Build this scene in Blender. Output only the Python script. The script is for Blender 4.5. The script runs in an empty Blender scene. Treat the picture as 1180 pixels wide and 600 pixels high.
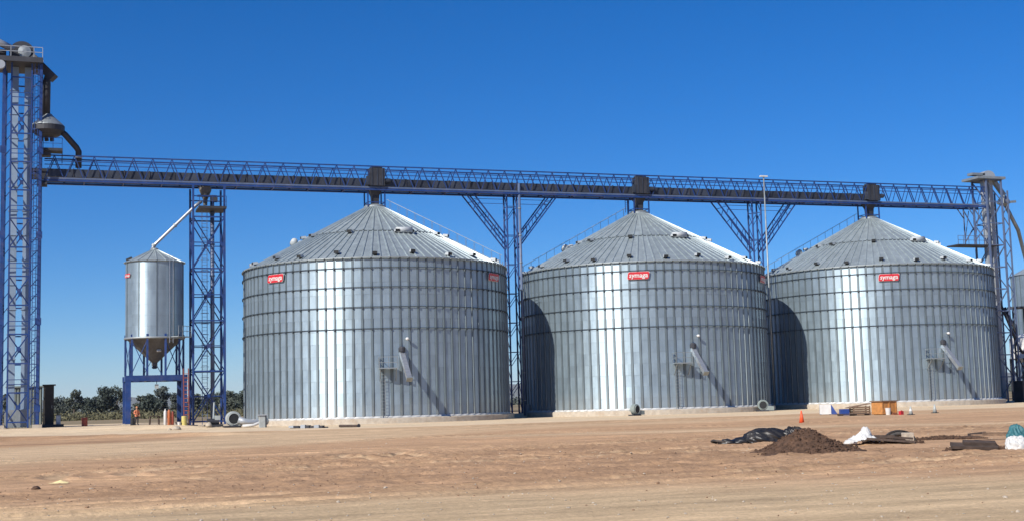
import bpy, bmesh, math, random
import numpy as np
from mathutils import Vector, Matrix, Quaternion
R = math.radians
PI = math.pi
random.seed(7)
rng = np.random.default_rng(7)
sc = bpy.context.scene
col = sc.collection

# ------------------------------------------------------------------ camera, sky, sun, exposure
# world: X runs along the row of silos, Y away from the camera, origin = centre of the first silo
CAM = Vector((-31.78, -134.85, 1.72))
cd = bpy.data.cameras.new('camera')
cam = bpy.data.objects.new('camera', cd); col.objects.link(cam)
cd.sensor_width = 36.0; cd.lens = 36.0 * 1500 / 1180
cd.clip_start = 0.1; cd.clip_end = 40000
cam.location = CAM
cam.rotation_euler = (Matrix.Rotation(-0.33649, 3, 'Z') @ Matrix.Rotation(PI/2 + 0.10778, 3, 'X') @ Matrix.Rotation(-0.02718, 3, 'Z')).to_euler()
sc.camera = cam

SUN_AZ, SUN_EL = R(237.8), R(35.5)
w = bpy.data.worlds.new('World'); sc.world = w; w.use_nodes = True
nt = w.node_tree; nt.nodes.clear()
sky = nt.nodes.new('ShaderNodeTexSky'); sky.sky_type = 'NISHITA'; sky.sun_disc = False
sky.sun_elevation = SUN_EL; sky.sun_rotation = SUN_AZ
sky.altitude = 1000; sky.air_density = 1.0; sky.dust_density = 0.0; sky.ozone_density = 10.0
hs = nt.nodes.new('ShaderNodeHueSaturation'); hs.inputs['Saturation'].default_value = 1.19; hs.inputs['Hue'].default_value = 0.506
bg = nt.nodes.new('ShaderNodeBackground'); bg.inputs['Strength'].default_value = 0.08
wo = nt.nodes.new('ShaderNodeOutputWorld')
nt.links.new(sky.outputs[0], hs.inputs['Color']); nt.links.new(hs.outputs[0], bg.inputs['Color']); nt.links.new(bg.outputs[0], wo.inputs['Surface'])

SUN_DIR = Vector((math.sin(SUN_AZ)*math.cos(SUN_EL), math.cos(SUN_AZ)*math.cos(SUN_EL), math.sin(SUN_EL)))
sd = bpy.data.lights.new('sun', 'SUN'); sd.energy = 4.4; sd.angle = R(0.5); sd.color = (1.0, 0.945, 0.86)
so = bpy.data.objects.new('sun', sd); col.objects.link(so)
so.rotation_euler = SUN_DIR.to_track_quat('Z', 'Y').to_euler()
vs = sc.view_settings
vs.view_transform = 'Standard'; vs.look = 'None'; vs.gamma = 1.0; vs.use_curve_mapping = False; vs.exposure = 0.45
sc.cycles.max_bounces = 6; sc.cycles.volume_bounces = 0
sc.cycles.use_denoising = True

# ------------------------------------------------------------------ noise used for terrain and lumps
def _hash(ix, iy, seed):
    h = (ix.astype(np.int64)*374761393 + iy.astype(np.int64)*668265263 + seed*982451653) & 0xffffffff
    h = ((h ^ (h >> 13)) * 1274126177) & 0xffffffff
    return ((h ^ (h >> 16)) & 0xffff) / 65535.0
def vnoise(x, y, seed=0):
    x = np.asarray(x, float); y = np.asarray(y, float)
    ix = np.floor(x); iy = np.floor(y); fx = x-ix; fy = y-iy
    fx = fx*fx*(3-2*fx); fy = fy*fy*(3-2*fy)
    a = _hash(ix, iy, seed); b = _hash(ix+1, iy, seed); c = _hash(ix, iy+1, seed); d = _hash(ix+1, iy+1, seed)
    return (a*(1-fx)+b*fx)*(1-fy) + (c*(1-fx)+d*fx)*fy
def fbm(x, y, seed=0, o=4, g=0.5):
    s = 0; a = 1; t = 0
    for k in range(o):
        s = s + a*vnoise(x*2**k + 17.3*k, y*2**k - 9.1*k, seed+k); t += a; a *= g
    return s/t
def sst(a, b, x):
    t = np.clip((x-a)/(b-a), 0, 1); return t*t*(3-2*t)

# ------------------------------------------------------------------ materials
MATS = {}
def nd(nt, t, **kw):
    n = nt.nodes.new(t)
    for k, v in kw.items():
        if k in n.inputs.keys(): n.inputs[k].default_value = v
        else: setattr(n, k, v)
    return n
def mat(name, colr, rough=0.6, metal=0.0, var=0.12, scale=3.0, bump=0.0, bscale=20.0, objvar=0.0, dirt=None, spec=0.5):
    m = bpy.data.materials.new(name); m.use_nodes = True
    nt = m.node_tree; b = nt.nodes['Principled BSDF']; L = nt.links
    b.inputs['Roughness'].default_value = rough; b.inputs['Metallic'].default_value = metal
    b.inputs['Specular IOR Level'].default_value = spec
    tc = nd(nt, 'ShaderNodeTexCoord')
    geo = nd(nt, 'ShaderNodeNewGeometry')
    no = nd(nt, 'ShaderNodeTexNoise'); no.inputs['Scale'].default_value = scale; no.inputs['Detail'].default_value = 5
    L.new(geo.outputs['Position'], no.inputs['Vector'])
    rp = nd(nt, 'ShaderNodeMapRange'); rp.inputs['From Min'].default_value = 0.3; rp.inputs['From Max'].default_value = 0.7
    rp.inputs['To Min'].default_value = 1-var; rp.inputs['To Max'].default_value = 1+var
    L.new(no.outputs['Fac'], rp.inputs['Value'])
    fac = rp.outputs[0]
    if objvar:
        oi = nd(nt, 'ShaderNodeObjectInfo')
        r2 = nd(nt, 'ShaderNodeMapRange'); r2.inputs['To Min'].default_value = 1-objvar; r2.inputs['To Max'].default_value = 1+objvar
        L.new(oi.outputs['Random'], r2.inputs['Value'])
        mm = nd(nt, 'ShaderNodeMath', operation='MULTIPLY'); L.new(fac, mm.inputs[0]); L.new(r2.outputs[0], mm.inputs[1]); fac = mm.outputs[0]
    mx = nd(nt, 'ShaderNodeMix', data_type='RGBA', blend_type='MULTIPLY'); mx.inputs[0].default_value = 1.0
    mx.inputs[6].default_value = (*colr, 1); L.new(fac, mx.inputs[7])
    out = mx.outputs[2]
    if dirt:
        n2 = nd(nt, 'ShaderNodeTexNoise'); n2.inputs['Scale'].default_value = 1.3; n2.inputs['Detail'].default_value = 8; n2.inputs['Roughness'].default_value = 0.7
        L.new(geo.outputs['Position'], n2.inputs['Vector'])
        r3 = nd(nt, 'ShaderNodeMapRange'); r3.inputs['From Min'].default_value = 0.48; r3.inputs['From Max'].default_value = 0.72; r3.inputs['To Max'].default_value = dirt[3]
        L.new(n2.outputs['Fac'], r3.inputs['Value'])
        m2 = nd(nt, 'ShaderNodeMix', data_type='RGBA'); L.new(r3.outputs[0], m2.inputs[0]); L.new(out, m2.inputs[6]); m2.inputs[7].default_value = (*dirt[:3], 1)
        out = m2.outputs[2]
    L.new(out, b.inputs['Base Color'])
    if bump:
        n3 = nd(nt, 'ShaderNodeTexNoise'); n3.inputs['Scale'].default_value = bscale; n3.inputs['Detail'].default_value = 6
        L.new(geo.outputs['Position'], n3.inputs['Vector'])
        bm_ = nd(nt, 'ShaderNodeBump'); bm_.inputs['Strength'].default_value = bump; bm_.inputs['Distance'].default_value = 0.05
        L.new(n3.outputs['Fac'], bm_.inputs['Height']); L.new(bm_.outputs[0], b.inputs['Normal'])
    MATS[name] = m
    return m

DUST = (0.30, 0.22, 0.15)
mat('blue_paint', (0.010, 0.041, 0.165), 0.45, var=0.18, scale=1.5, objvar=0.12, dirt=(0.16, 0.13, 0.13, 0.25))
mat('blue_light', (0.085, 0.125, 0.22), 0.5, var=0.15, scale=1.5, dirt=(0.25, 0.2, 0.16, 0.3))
mat('dark_steel', (0.030, 0.032, 0.040), 0.6, var=0.3, scale=1.2, objvar=0.15, dirt=(0.065, 0.062, 0.066, 0.4))
mat('conveyor_steel', (0.042, 0.050, 0.068), 0.5, 0.3, var=0.3, scale=1.0, objvar=0.3, dirt=(0.075, 0.085, 0.105, 0.5))
mat('casing', (0.36, 0.39, 0.42), 0.5, 0.3, var=0.12, scale=0.8, objvar=0.06, dirt=(0.3, 0.25, 0.2, 0.25))
mat('zinc_tube', (0.46, 0.48, 0.50), 0.42, 0.7, var=0.12, scale=4)
mat('cone_zinc_shaded', (0.13, 0.125, 0.115), 0.6, 0.3, var=0.2)  # darkened zinc: underside shade of the hopper cone is in the colour
mat('casing_blue', (0.27, 0.36, 0.47), 0.5, 0.3, var=0.12, scale=0.8, objvar=0.08)
mat('zinc_dull', (0.30, 0.33, 0.34), 0.55, 0.6, var=0.15, scale=2, objvar=0.06)
mat('ring_dark', (0.05, 0.066, 0.08), 0.6, 0.3, var=0.2)
mat('vent_zinc', (0.42, 0.45, 0.46), 0.6, 0.0, var=0.1)
mat('vent_dark', (0.012, 0.014, 0.016), 0.7)
mat('concrete', (0.44, 0.39, 0.32), 0.9, var=0.14, scale=2.5, bump=0.3, bscale=9, dirt=(0.34, 0.25, 0.17, 0.7))
mat('white_paint', (0.62, 0.62, 0.60), 0.5, var=0.08, dirt=(0.4, 0.34, 0.27, 0.35))
mat('white_trim', (0.50, 0.50, 0.49), 0.5, 0.2, var=0.1)
mat('badge_red', (0.50, 0.018, 0.028), 0.45, var=0.08)
mat('orange', (0.42, 0.12, 0.04), 0.6, var=0.15, dirt=(0.3, 0.15, 0.08, 0.4))
mat('cone_orange', (0.80, 0.10, 0.03), 0.5, var=0.1)
mat('red_brown', (0.28, 0.06, 0.035), 0.6, var=0.2)
mat('ladder_red', (0.20, 0.055, 0.04), 0.6, var=0.2)
mat('rust', (0.30, 0.11, 0.05), 0.75, var=0.25, scale=6)
mat('yellow', (0.55, 0.46, 0.14), 0.55, var=0.1)
mat('black_plastic', (0.012, 0.013, 0.016), 0.42, var=0.3, bump=0.4, bscale=7, dirt=(0.10, 0.08, 0.06, 0.35))
mat('rubber', (0.018, 0.018, 0.019), 0.7, var=0.2, dirt=(0.16, 0.12, 0.09, 0.6))
mat('white_sack', (0.58, 0.58, 0.56), 0.7, var=0.1, scale=8, bump=0.5, bscale=10, dirt=(0.38, 0.30, 0.22, 0.5))
mat('teal_sack', (0.03, 0.13, 0.15), 0.6, var=0.3, scale=8, bump=0.5, bscale=10)
mat('timber', (0.19, 0.12, 0.075), 0.85, var=0.3, scale=7, objvar=0.2)
mat('timber_dark', (0.065, 0.045, 0.035), 0.85, var=0.3, scale=7, objvar=0.25)
mat('plywood', (0.48, 0.21, 0.06), 0.75, var=0.2, scale=5, objvar=0.08)
mat('pile_soil', (0.085, 0.047, 0.028), 0.95, var=0.45, scale=7, bump=1.0, bscale=14, objvar=0.0)
mat('clod_soil', (0.26, 0.165, 0.10), 0.95, var=0.3, scale=4)
mat('blue_plastic', (0.025, 0.06, 0.24), 0.5, var=0.15)
mat('grey_paint', (0.36, 0.39, 0.38), 0.5, var=0.12, dirt=(0.3, 0.24, 0.18, 0.35))
mat('fan_green', (0.20, 0.24, 0.23), 0.5, var=0.12, dirt=(0.3, 0.24, 0.18, 0.35))
mat('shed_sheet', (0.20, 0.23, 0.21), 0.6, var=0.15, scale=1.0)
mat('cabinet_dark', (0.030, 0.027, 0.024), 0.65, var=0.2)
mat('skin', (0.36, 0.20, 0.13), 0.6, var=0.05)
mat('vest', (0.62, 0.20, 0.10), 0.75, var=0.1)
mat('trousers', (0.035, 0.03, 0.035), 0.8, var=0.15)
mat('helmet', (0.50, 0.22, 0.10), 0.4, var=0.05)
mat('bark', (0.11, 0.085, 0.065), 0.9, var=0.25, scale=5)
mat('stone', (0.42, 0.36, 0.28), 0.9, var=0.2, scale=8, bump=0.4)
mat('hill_scrub', (0.11, 0.115, 0.09), 0.95, var=0.3, scale=0.01)
mat('lamp_glass', (0.8, 0.82, 0.85), 0.15, var=0.02)

def leaf_mat(name, c):
    m = mat(name, c, 0.7, var=0.35, scale=0.9, objvar=0.18)
    m.node_tree.nodes['Principled BSDF'].inputs['Specular IOR Level'].default_value = 0.25
leaf_mat('leaf_dark', (0.062, 0.078, 0.064)); leaf_mat('leaf_olive', (0.080, 0.092, 0.070)); leaf_mat('leaf_grey', (0.095, 0.11, 0.095))  # leaf tones lightened and greyed: distance haze painted into them
leaf_mat('scrub', (0.115, 0.108, 0.058))

def galv(name, base, rough, aniso, metal=0.92, seam=1.172, cell=0.10, objv=0.06):
    """galvanised sheet: brushed along the height like fine horizontal corrugation, uneven from sheet to sheet"""
    m = bpy.data.materials.new(name); m.use_nodes = True; nt = m.node_tree; L = nt.links
    b = nt.nodes['Principled BSDF']; b.inputs['Metallic'].default_value = metal
    geo = nd(nt, 'ShaderNodeNewGeometry'); tc = nd(nt, 'ShaderNodeTexCoord'); oi = nd(nt, 'ShaderNodeObjectInfo')
    if aniso:
        b.inputs['Anisotropic'].default_value = aniso
        tg = nd(nt, 'ShaderNodeCombineXYZ'); tg.inputs['Z'].default_value = 1.0
        vt = nd(nt, 'ShaderNodeVectorTransform', vector_type='VECTOR', convert_from='OBJECT', convert_to='WORLD')
        L.new(tg.outputs[0], vt.inputs[0]); L.new(vt.outputs[0], b.inputs['Tangent'])
    # per sheet value: object random + course number
    sx = nd(nt, 'ShaderNodeSeparateXYZ'); L.new(tc.outputs['Object'], sx.inputs[0])
    dv = nd(nt, 'ShaderNodeMath', operation='DIVIDE'); L.new(sx.outputs['Z'], dv.inputs[0]); dv.inputs[1].default_value = seam
    fl = nd(nt, 'ShaderNodeMath', operation='FLOOR'); L.new(dv.outputs[0], fl.inputs[0])
    ml = nd(nt, 'ShaderNodeMath', operation='MULTIPLY'); L.new(oi.outputs['Random'], ml.inputs[0]); ml.inputs[1].default_value = 91.7
    fl2 = nd(nt, 'ShaderNodeMath', operation='ADD'); L.new(ml.outputs[0], fl2.inputs[0]); fl2.inputs[1].default_value = 0.0
    cx = nd(nt, 'ShaderNodeCombineXYZ'); L.new(fl.outputs[0], cx.inputs['X']); L.new(fl2.outputs[0], cx.inputs['Y'])
    wn = nd(nt, 'ShaderNodeTexWhiteNoise', noise_dimensions='2D'); L.new(cx.outputs[0], wn.inputs['Vector'])
    r1 = nd(nt, 'ShaderNodeMapRange'); r1.inputs['To Min'].default_value = 1-cell; r1.inputs['To Max'].default_value = 1+cell; L.new(wn.outputs['Value'], r1.inputs['Value'])
    # spangle and weather streaks
    mp = nd(nt, 'ShaderNodeMapping'); mp.inputs['Scale'].default_value = (1.6, 1.6, 0.55); L.new(geo.outputs['Position'], mp.inputs['Vector'])
    no = nd(nt, 'ShaderNodeTexNoise'); no.inputs['Scale'].default_value = 1.0; no.inputs['Detail'].default_value = 7; no.inputs['Roughness'].default_value = 0.62; L.new(mp.outputs[0], no.inputs['Vector'])
    r2 = nd(nt, 'ShaderNodeMapRange'); r2.inputs['From Min'].default_value = 0.3; r2.inputs['From Max'].default_value = 0.7; r2.inputs['To Min'].default_value = 0.86; r2.inputs['To Max'].default_value = 1.12; L.new(no.outputs['Fac'], r2.inputs['Value'])
    mu = nd(nt, 'ShaderNodeMath', operation='MULTIPLY'); L.new(r1.outputs[0], mu.inputs[0]); L.new(r2.outputs[0], mu.inputs[1])
    r3 = nd(nt, 'ShaderNodeMapRange'); r3.inputs['To Min'].default_value = 1-objv; r3.inputs['To Max'].default_value = 1+objv; L.new(oi.outputs['Random'], r3.inputs['Value'])
    mu2 = nd(nt, 'ShaderNodeMath', operation='MULTIPLY'); L.new(mu.outputs[0], mu2.inputs[0]); L.new(r3.outputs[0], mu2.inputs[1])
    mx = nd(nt, 'ShaderNodeMix', data_type='RGBA', blend_type='MULTIPLY'); mx.inputs[0].default_value = 1; mx.inputs[6].default_value = (*base, 1)
    L.new(mu2.outputs[0], mx.inputs[7])
    sw = nd(nt, 'ShaderNodeSeparateXYZ'); L.new(geo.outputs['Position'], sw.inputs[0])
    dr = nd(nt, 'ShaderNodeMapRange'); dr.inputs['From Min'].default_value = 2.6; dr.inputs['From Max'].default_value = 0.5; dr.inputs['To Max'].default_value = 0.38; L.new(sw.outputs['Z'], dr.inputs['Value'])
    n5 = nd(nt, 'ShaderNodeTexNoise'); n5.inputs['Scale'].default_value = 1.7; n5.inputs['Detail'].default_value = 8; n5.inputs['Roughness'].default_value = 0.75; L.new(geo.outputs['Position'], n5.inputs['Vector'])
    dm = nd(nt, 'ShaderNodeMath', operation='MULTIPLY'); L.new(dr.outputs[0], dm.inputs[0]); L.new(n5.outputs['Fac'], dm.inputs[1])
    md = nd(nt, 'ShaderNodeMix', data_type='RGBA'); L.new(dm.outputs[0], md.inputs[0]); L.new(mx.outputs[2], md.inputs[6]); md.inputs[7].default_value = (0.42, 0.33, 0.23, 1)
    L.new(md.outputs[2], b.inputs['Base Color'])
    im = nd(nt, 'ShaderNodeMath', operation='MULTIPLY_ADD'); L.new(dm.outputs[0], im.inputs[0]); im.inputs[1].default_value = -metal; im.inputs[2].default_value = metal; L.new(im.outputs[0], b.inputs['Metallic'])
    r4 = nd(nt, 'ShaderNodeMapRange'); r4.inputs['From Min'].default_value = 0.3; r4.inputs['From Max'].default_value = 0.7; r4.inputs['To Min'].default_value = rough-0.05; r4.inputs['To Max'].default_value = rough+0.06
    L.new(no.outputs['Fac'], r4.inputs['Value']); L.new(r4.outputs[0], b.inputs['Roughness'])
    MATS[name] = m
galv('galv_wall', (0.36, 0.46, 0.53), 0.55, 0.84, metal=0.66, cell=0.07)
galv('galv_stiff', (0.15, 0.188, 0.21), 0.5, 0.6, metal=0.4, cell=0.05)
galv('galv_roof', (0.40, 0.46, 0.47), 0.47, 0.0, metal=0.55, seam=50, cell=0.03, objv=0.05)

def ground_mat():
    m = bpy.data.materials.new('soil'); m.use_nodes = True; nt = m.node_tree; L = nt.links
    b = nt.nodes['Principled BSDF']; b.inputs['Roughness'].default_value = 0.95; b.inputs['Specular IOR Level'].default_value = 0.15
    at = nd(nt, 'ShaderNodeAttribute', attribute_name='soil_colour')
    geo = nd(nt, 'ShaderNodeNewGeometry')
    mp = nd(nt, 'ShaderNodeMapping'); mp.inputs['Rotation'].default_value = (0, 0, -0.15); mp.inputs['Scale'].default_value = (0.6, 2.4, 1); L.new(geo.outputs['Position'], mp.inputs['Vector'])
    n1 = nd(nt, 'ShaderNodeTexNoise'); n1.inputs['Scale'].default_value = 1.4; n1.inputs['Detail'].default_value = 9; n1.inputs['Roughness'].default_value = 0.68; L.new(mp.outputs[0], n1.inputs['Vector'])
    n2 = nd(nt, 'ShaderNodeTexNoise'); n2.inputs['Scale'].default_value = 11; n2.inputs['Detail'].default_value = 6; n2.inputs['Roughness'].default_value = 0.7; L.new(geo.outputs['Position'], n2.inputs['Vector'])
    r1 = nd(nt, 'ShaderNodeMapRange'); r1.inputs['From Min'].default_value = 0.32; r1.inputs['From Max'].default_value = 0.68; r1.inputs['To Min'].default_value = 0.84; r1.inputs['To Max'].default_value = 1.14; L.new(n1.outputs['Fac'], r1.inputs['Value'])
    r2 = nd(nt, 'ShaderNodeMapRange'); r2.inputs['From Min'].default_value = 0.3; r2.inputs['From Max'].default_value = 0.7; r2.inputs['To Min'].default_value = 0.76; r2.inputs['To Max'].default_value = 1.2; L.new(n2.outputs['Fac'], r2.inputs['Value'])
    mu = nd(nt, 'ShaderNodeMath', operation='MULTIPLY'); L.new(r1.outputs[0], mu.inputs[0]); L.new(r2.outputs[0], mu.inputs[1])
    mx = nd(nt, 'ShaderNodeMix', data_type='RGBA', blend_type='MULTIPLY'); mx.inputs[0].default_value = 1; L.new(at.outputs['Color'], mx.inputs[6]); L.new(mu.outputs[0], mx.inputs[7])
    L.new(mx.outputs[2], b.inputs['Base Color'])
    ad = nd(nt, 'ShaderNodeMath', operation='ADD'); L.new(n1.outputs['Fac'], ad.inputs[0]); L.new(n2.outputs['Fac'], ad.inputs[1])
    bp = nd(nt, 'ShaderNodeBump'); bp.inputs['Strength'].default_value = 0.55; bp.inputs['Distance'].default_value = 0.06; L.new(ad.outputs[0], bp.inputs['Height']); L.new(bp.outputs[0], b.inputs['Normal'])
    MATS['soil'] = m
ground_mat()

# ------------------------------------------------------------------ mesh helpers
def me_from(name, v, f, m, smooth=False):
    me = bpy.data.meshes.new(name); me.from_pydata([tuple(q) for q in v], [], f); me.update()
    if m: me.materials.append(MATS[m])
    if smooth: me.polygons.foreach_set('use_smooth', [True]*len(me.polygons))
    return me
class MB:
    def __init__(s): s.v = []; s.f = []
    def add(s, v, f):
        o = len(s.v); s.v += [Vector(q) for q in v]; s.f += [tuple(i+o for i in q) for q in f]; return s
    def box(s, c, size, rz=0.0, tilt=None):
        x, y, z = [q/2 for q in size]; M = Matrix.Rotation(rz, 3, 'Z')
        if tilt: M = M @ tilt
        v = [Vector(c)+M @ Vector(q) for q in ((-x,-y,-z),(x,-y,-z),(x,y,-z),(-x,y,-z),(-x,-y,z),(x,-y,z),(x,y,z),(-x,y,z))]
        return s.add(v, [(3,2,1,0),(4,5,6,7),(0,1,5,4),(1,2,6,5),(2,3,7,6),(3,0,4,7)])
    def bar(s, p, q, wd, h=None):
        M, L = bar_matrix(p, q); h = h or wd; x, y = wd/2, h/2
        v = [M @ Vector(t) for t in ((-x,-y,0),(x,-y,0),(x,y,0),(-x,y,0),(-x,-y,L),(x,-y,L),(x,y,L),(-x,y,L))]
        return s.add(v, [(3,2,1,0),(4,5,6,7),(0,1,5,4),(1,2,6,5),(2,3,7,6),(3,0,4,7)])
    def tube(s, pts, r, n=8, cap=True):
        pts = [Vector(p) for p in pts]; rs = r if isinstance(r, (list, tuple)) else [r]*len(pts)
        rings = []
        up = None
        for i, p in enumerate(pts):
            d = (pts[min(i+1, len(pts)-1)]-pts[max(i-1, 0)]).normalized()
            if up is None: up = Vector((0,0,1)) if abs(d.z) < 0.9 else Vector((1,0,0))
            a = d.cross(up).normalized(); b_ = a.cross(d).normalized(); up = b_
            rings.append([p+rs[i]*(math.cos(2*PI*k/n)*a+math.sin(2*PI*k/n)*b_) for k in range(n)])
        v = [q for rg in rings for q in rg]; f = []
        for i in range(len(pts)-1):
            for k in range(n): f.append((i*n+k, i*n+(k+1)%n, (i+1)*n+(k+1)%n, (i+1)*n+k))
        if cap: f.append(tuple(range(n))[::-1]); f.append(tuple((len(pts)-1)*n+k for k in range(n)))
        return s.add(v, f)
    def lathe(s, prof, n=24, c=(0,0,0), M=None, caps=True):
        v = []; f = []
        for r_, z in prof:
            for k in range(n):
                q = Vector((r_*math.cos(2*PI*k/n), r_*math.sin(2*PI*k/n), z))
                v.append(Vector(c)+(M @ q if M else q))
        for i in range(len(prof)-1):
            for k in range(n): f.append((i*n+k, i*n+(k+1)%n, (i+1)*n+(k+1)%n, (i+1)*n+k))
        if caps:
            if prof[0][0] > 1e-3: f.append(tuple(range(n))[::-1])
            if prof[-1][0] > 1e-3: f.append(tuple((len(prof)-1)*n+k for k in range(n)))
        return s.add(v, f)
    def mesh(s, name, m, smooth=False): return me_from(name, s.v, s.f, m, smooth)
    def build(s, name, m, parent=None, loc=(0,0,0), smooth=False):
        return ob(name, s.mesh(name, m, smooth), parent, loc)
def bar_matrix(p, q):
    p = Vector(p); q = Vector(q); d = q-p; L = d.length
    if abs(d.x)+abs(d.y) < 1e-6:
        rot = Matrix.Identity(3) if d.z > 0 else Matrix.Rotation(PI, 3, 'X')
    else:
        zz = d.normalized(); xx = Vector((0,0,1)).cross(zz).normalized(); yy = zz.cross(xx)
        rot = Matrix((xx, yy, zz)).transposed()
    return Matrix.Translation(p) @ rot.to_4x4(), L
def ob(name, me, parent=None, loc=(0,0,0), rz=0.0, M=None):
    o = bpy.data.objects.new(name, me); col.objects.link(o)
    if parent: o.parent = parent
    if M is not None: o.matrix_local = M
    else:
        o.location = loc
        if rz: o.rotation_euler = (0,0,rz)
    return o
def tag(o, label=None, cat=None, group=None, kind=None):
    if label: o['label'] = label
    if cat: o['category'] = cat
    if group: o['group'] = group
    if kind: o['kind'] = kind
    return o
def thing(name, loc, label, cat, group=None, rz=0.0):
    o = bpy.data.objects.new(name, None); col.objects.link(o); o.location = loc; o.rotation_euler = (0,0,rz); o.empty_display_size = 0.5
    return tag(o, label, cat, group)
_unit = {}
def unit(shape, m):
    if (shape, m) not in _unit:
        b = MB()
        if shape == 'box': b.box((0,0,0.5), (1,1,1)); me = b.mesh('unit_bar', m)
        elif shape == 'angle':   # an L section
            t = 0.16; P = [(-.5,-.5),(.5,-.5),(.5,-.5+t),(-.5+t,-.5+t),(-.5+t,.5),(-.5,.5)]
            v = [(x,y,z) for z in (0,1) for x,y in P]; n = 6
            f = [(k,(k+1)%n,(k+1)%n+n,k+n) for k in range(n)]+[(0,3,2,1),(0,5,4,3),(6,7,8,9),(6,9,10,11)]
            me = b.add(v, f).mesh('unit_angle', m)
        else: b.lathe([(0.5,0),(0.5,1)], 10); me = b.mesh('unit_tube', m, True)
        _unit[(shape, m)] = me
    return _unit[(shape, m)]
def strut(name, p, q, wd, m, parent, h=None, shape='box'):
    M, L = bar_matrix(p, q)
    return ob(name, unit(shape, m), parent, M=M @ Matrix.Diagonal((wd, h or wd, L, 1)))

# ------------------------------------------------------------------ ground
def raw_pad(x, y):
    return 0.46*sst(-15.5, -24, x)*sst(-11.5, -4.5, y)*sst(60, 20, y) + 0.26*np.exp(-((x+21.5)/3.6)**2-((y+8.6)/1.9)**2)
RUTS = [(-68.0, 0.06, 0.0012), (-70.2, 0.06, 0.0012), (-84.5, -0.10, 0.0020), (-86.6, -0.10, 0.0020), (-97.0, 0.16, 0.0), (-99.0, 0.16, 0.0),
        (-90.5, 0.30, -0.002), (-92.3, 0.30, -0.002), (-110.0, 0.05, 0.001), (-108.1, 0.05, 0.001), (-55, -0.05, 0.001), (-57.1, -0.05, 0.001),
        (-103.5, -0.24, 0.001), (-105.3, -0.24, 0.001), (-44.0, 0.02, 0.0), (-46.1, 0.02, 0.0)]
def ruts(x, y):
    d = np.zeros_like(x); e = np.zeros_like(x)
    wob = (fbm(x*0.05, y*0.05, 31, 2)-0.5)*3.0
    for k, (y0, sl, cu) in enumerate(RUTS):
        u = x+20
        t = y-(y0+sl*u+cu*u*u)-wob*(0.6+0.2*(k//2 % 3))
        on = sst(0.30, 0.5, vnoise(x*0.035+k//2*7.7, y*0.01, 77))
        g = np.exp(-(t/0.28)**4); sh = np.exp(-((np.abs(t)-0.42)/0.13)**2)
        tread = 0.75+0.25*np.sin(x*18+k)
        d += on*(-0.07*g*tread+0.055*sh); e += on*g
    return d, np.clip(e, 0, 1)
def loops(x, y):
    """arcs left by turning machines"""
    d = np.zeros_like(x); e = np.zeros_like(x)
    for cx, cy, r, a0, a1 in ((-25.0, -97.5, 5.0, 1.7, 4.4), (-25.0, -97.5, 6.9, 1.7, 4.4), (-12, -92, 9, 2.2, 5.0), (-12, -92, 11, 2.2, 5.0)):
        rr = np.hypot(x-cx, (y-cy)*1.6); an = np.mod(np.arctan2((y-cy)*1.6, x-cx), 2*PI)
        on = sst(a0, a0+0.3, an)*sst(a1, a1-0.3, an)
        t = rr-r; g = np.exp(-(t/0.30)**4); sh = np.exp(-((np.abs(t)-0.5)/0.18)**2)
        d += on*(-0.045*g+0.045*sh); e += on*g
    return d, np.clip(e, 0, 1)
def rough_mask(x, y):
    n = fbm(x*0.06, y*0.16, 11, 4)
    band = sst(-113, -104, y+0.14*(x+20))*sst(-77, -86, y+0.05*(x+20))
    return np.clip(band*sst(0.34, 0.60, n)*1.2, 0, 1)
def height(x, y, micro=True):
    x = np.asarray(x, float); y = np.asarray(y, float)
    dc = np.hypot(x-CAM.x, y-CAM.y)
    near = sst(260, 150, dc)
    clear = sst(-20, -34, y)           # undulation only out in the yard
    h = raw_pad(x, y)
    h = h + near*clear*0.16*(fbm(x*0.035, y*0.06, 3, 3)-0.5)
    h = h + near*0.5*0.05*(fbm(x*0.3, y*0.5, 5, 3)-0.5)*(0.3+0.7*clear)
    if micro:
        rm = rough_mask(x, y)
        h = h + near*(0.016+0.085*rm)*(fbm(x*1.3, y*2.6, 21, 4, 0.6)-0.5)*2*sst(140, 70, dc)
        dr, _ = ruts(x, y); dl, _ = loops(x, y)
        h = h + near*(dr+dl)*clear*0.9
        # windrow ridges at the left, beyond the light track
        rdg = np.exp(-((y+38+0.25*(x+36)+3*(fbm(x*0.1, y*0.0+3, 8, 2)-0.5))/0.9)**2)*sst(-14, -24, x)
        h = h + 0.22*rdg*(0.4+fbm(x*0.7, y*0.7, 9, 3))
        h = h + 0.10*np.exp(-((y+79+0.05*(x+20))/0.7)**2)*sst(0.4, 0.62, fbm(x*0.12, y*0.1, 14, 2))
    return h
def H(x, y): return float(height(np.array([x]), np.array([y]))[0])
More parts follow.
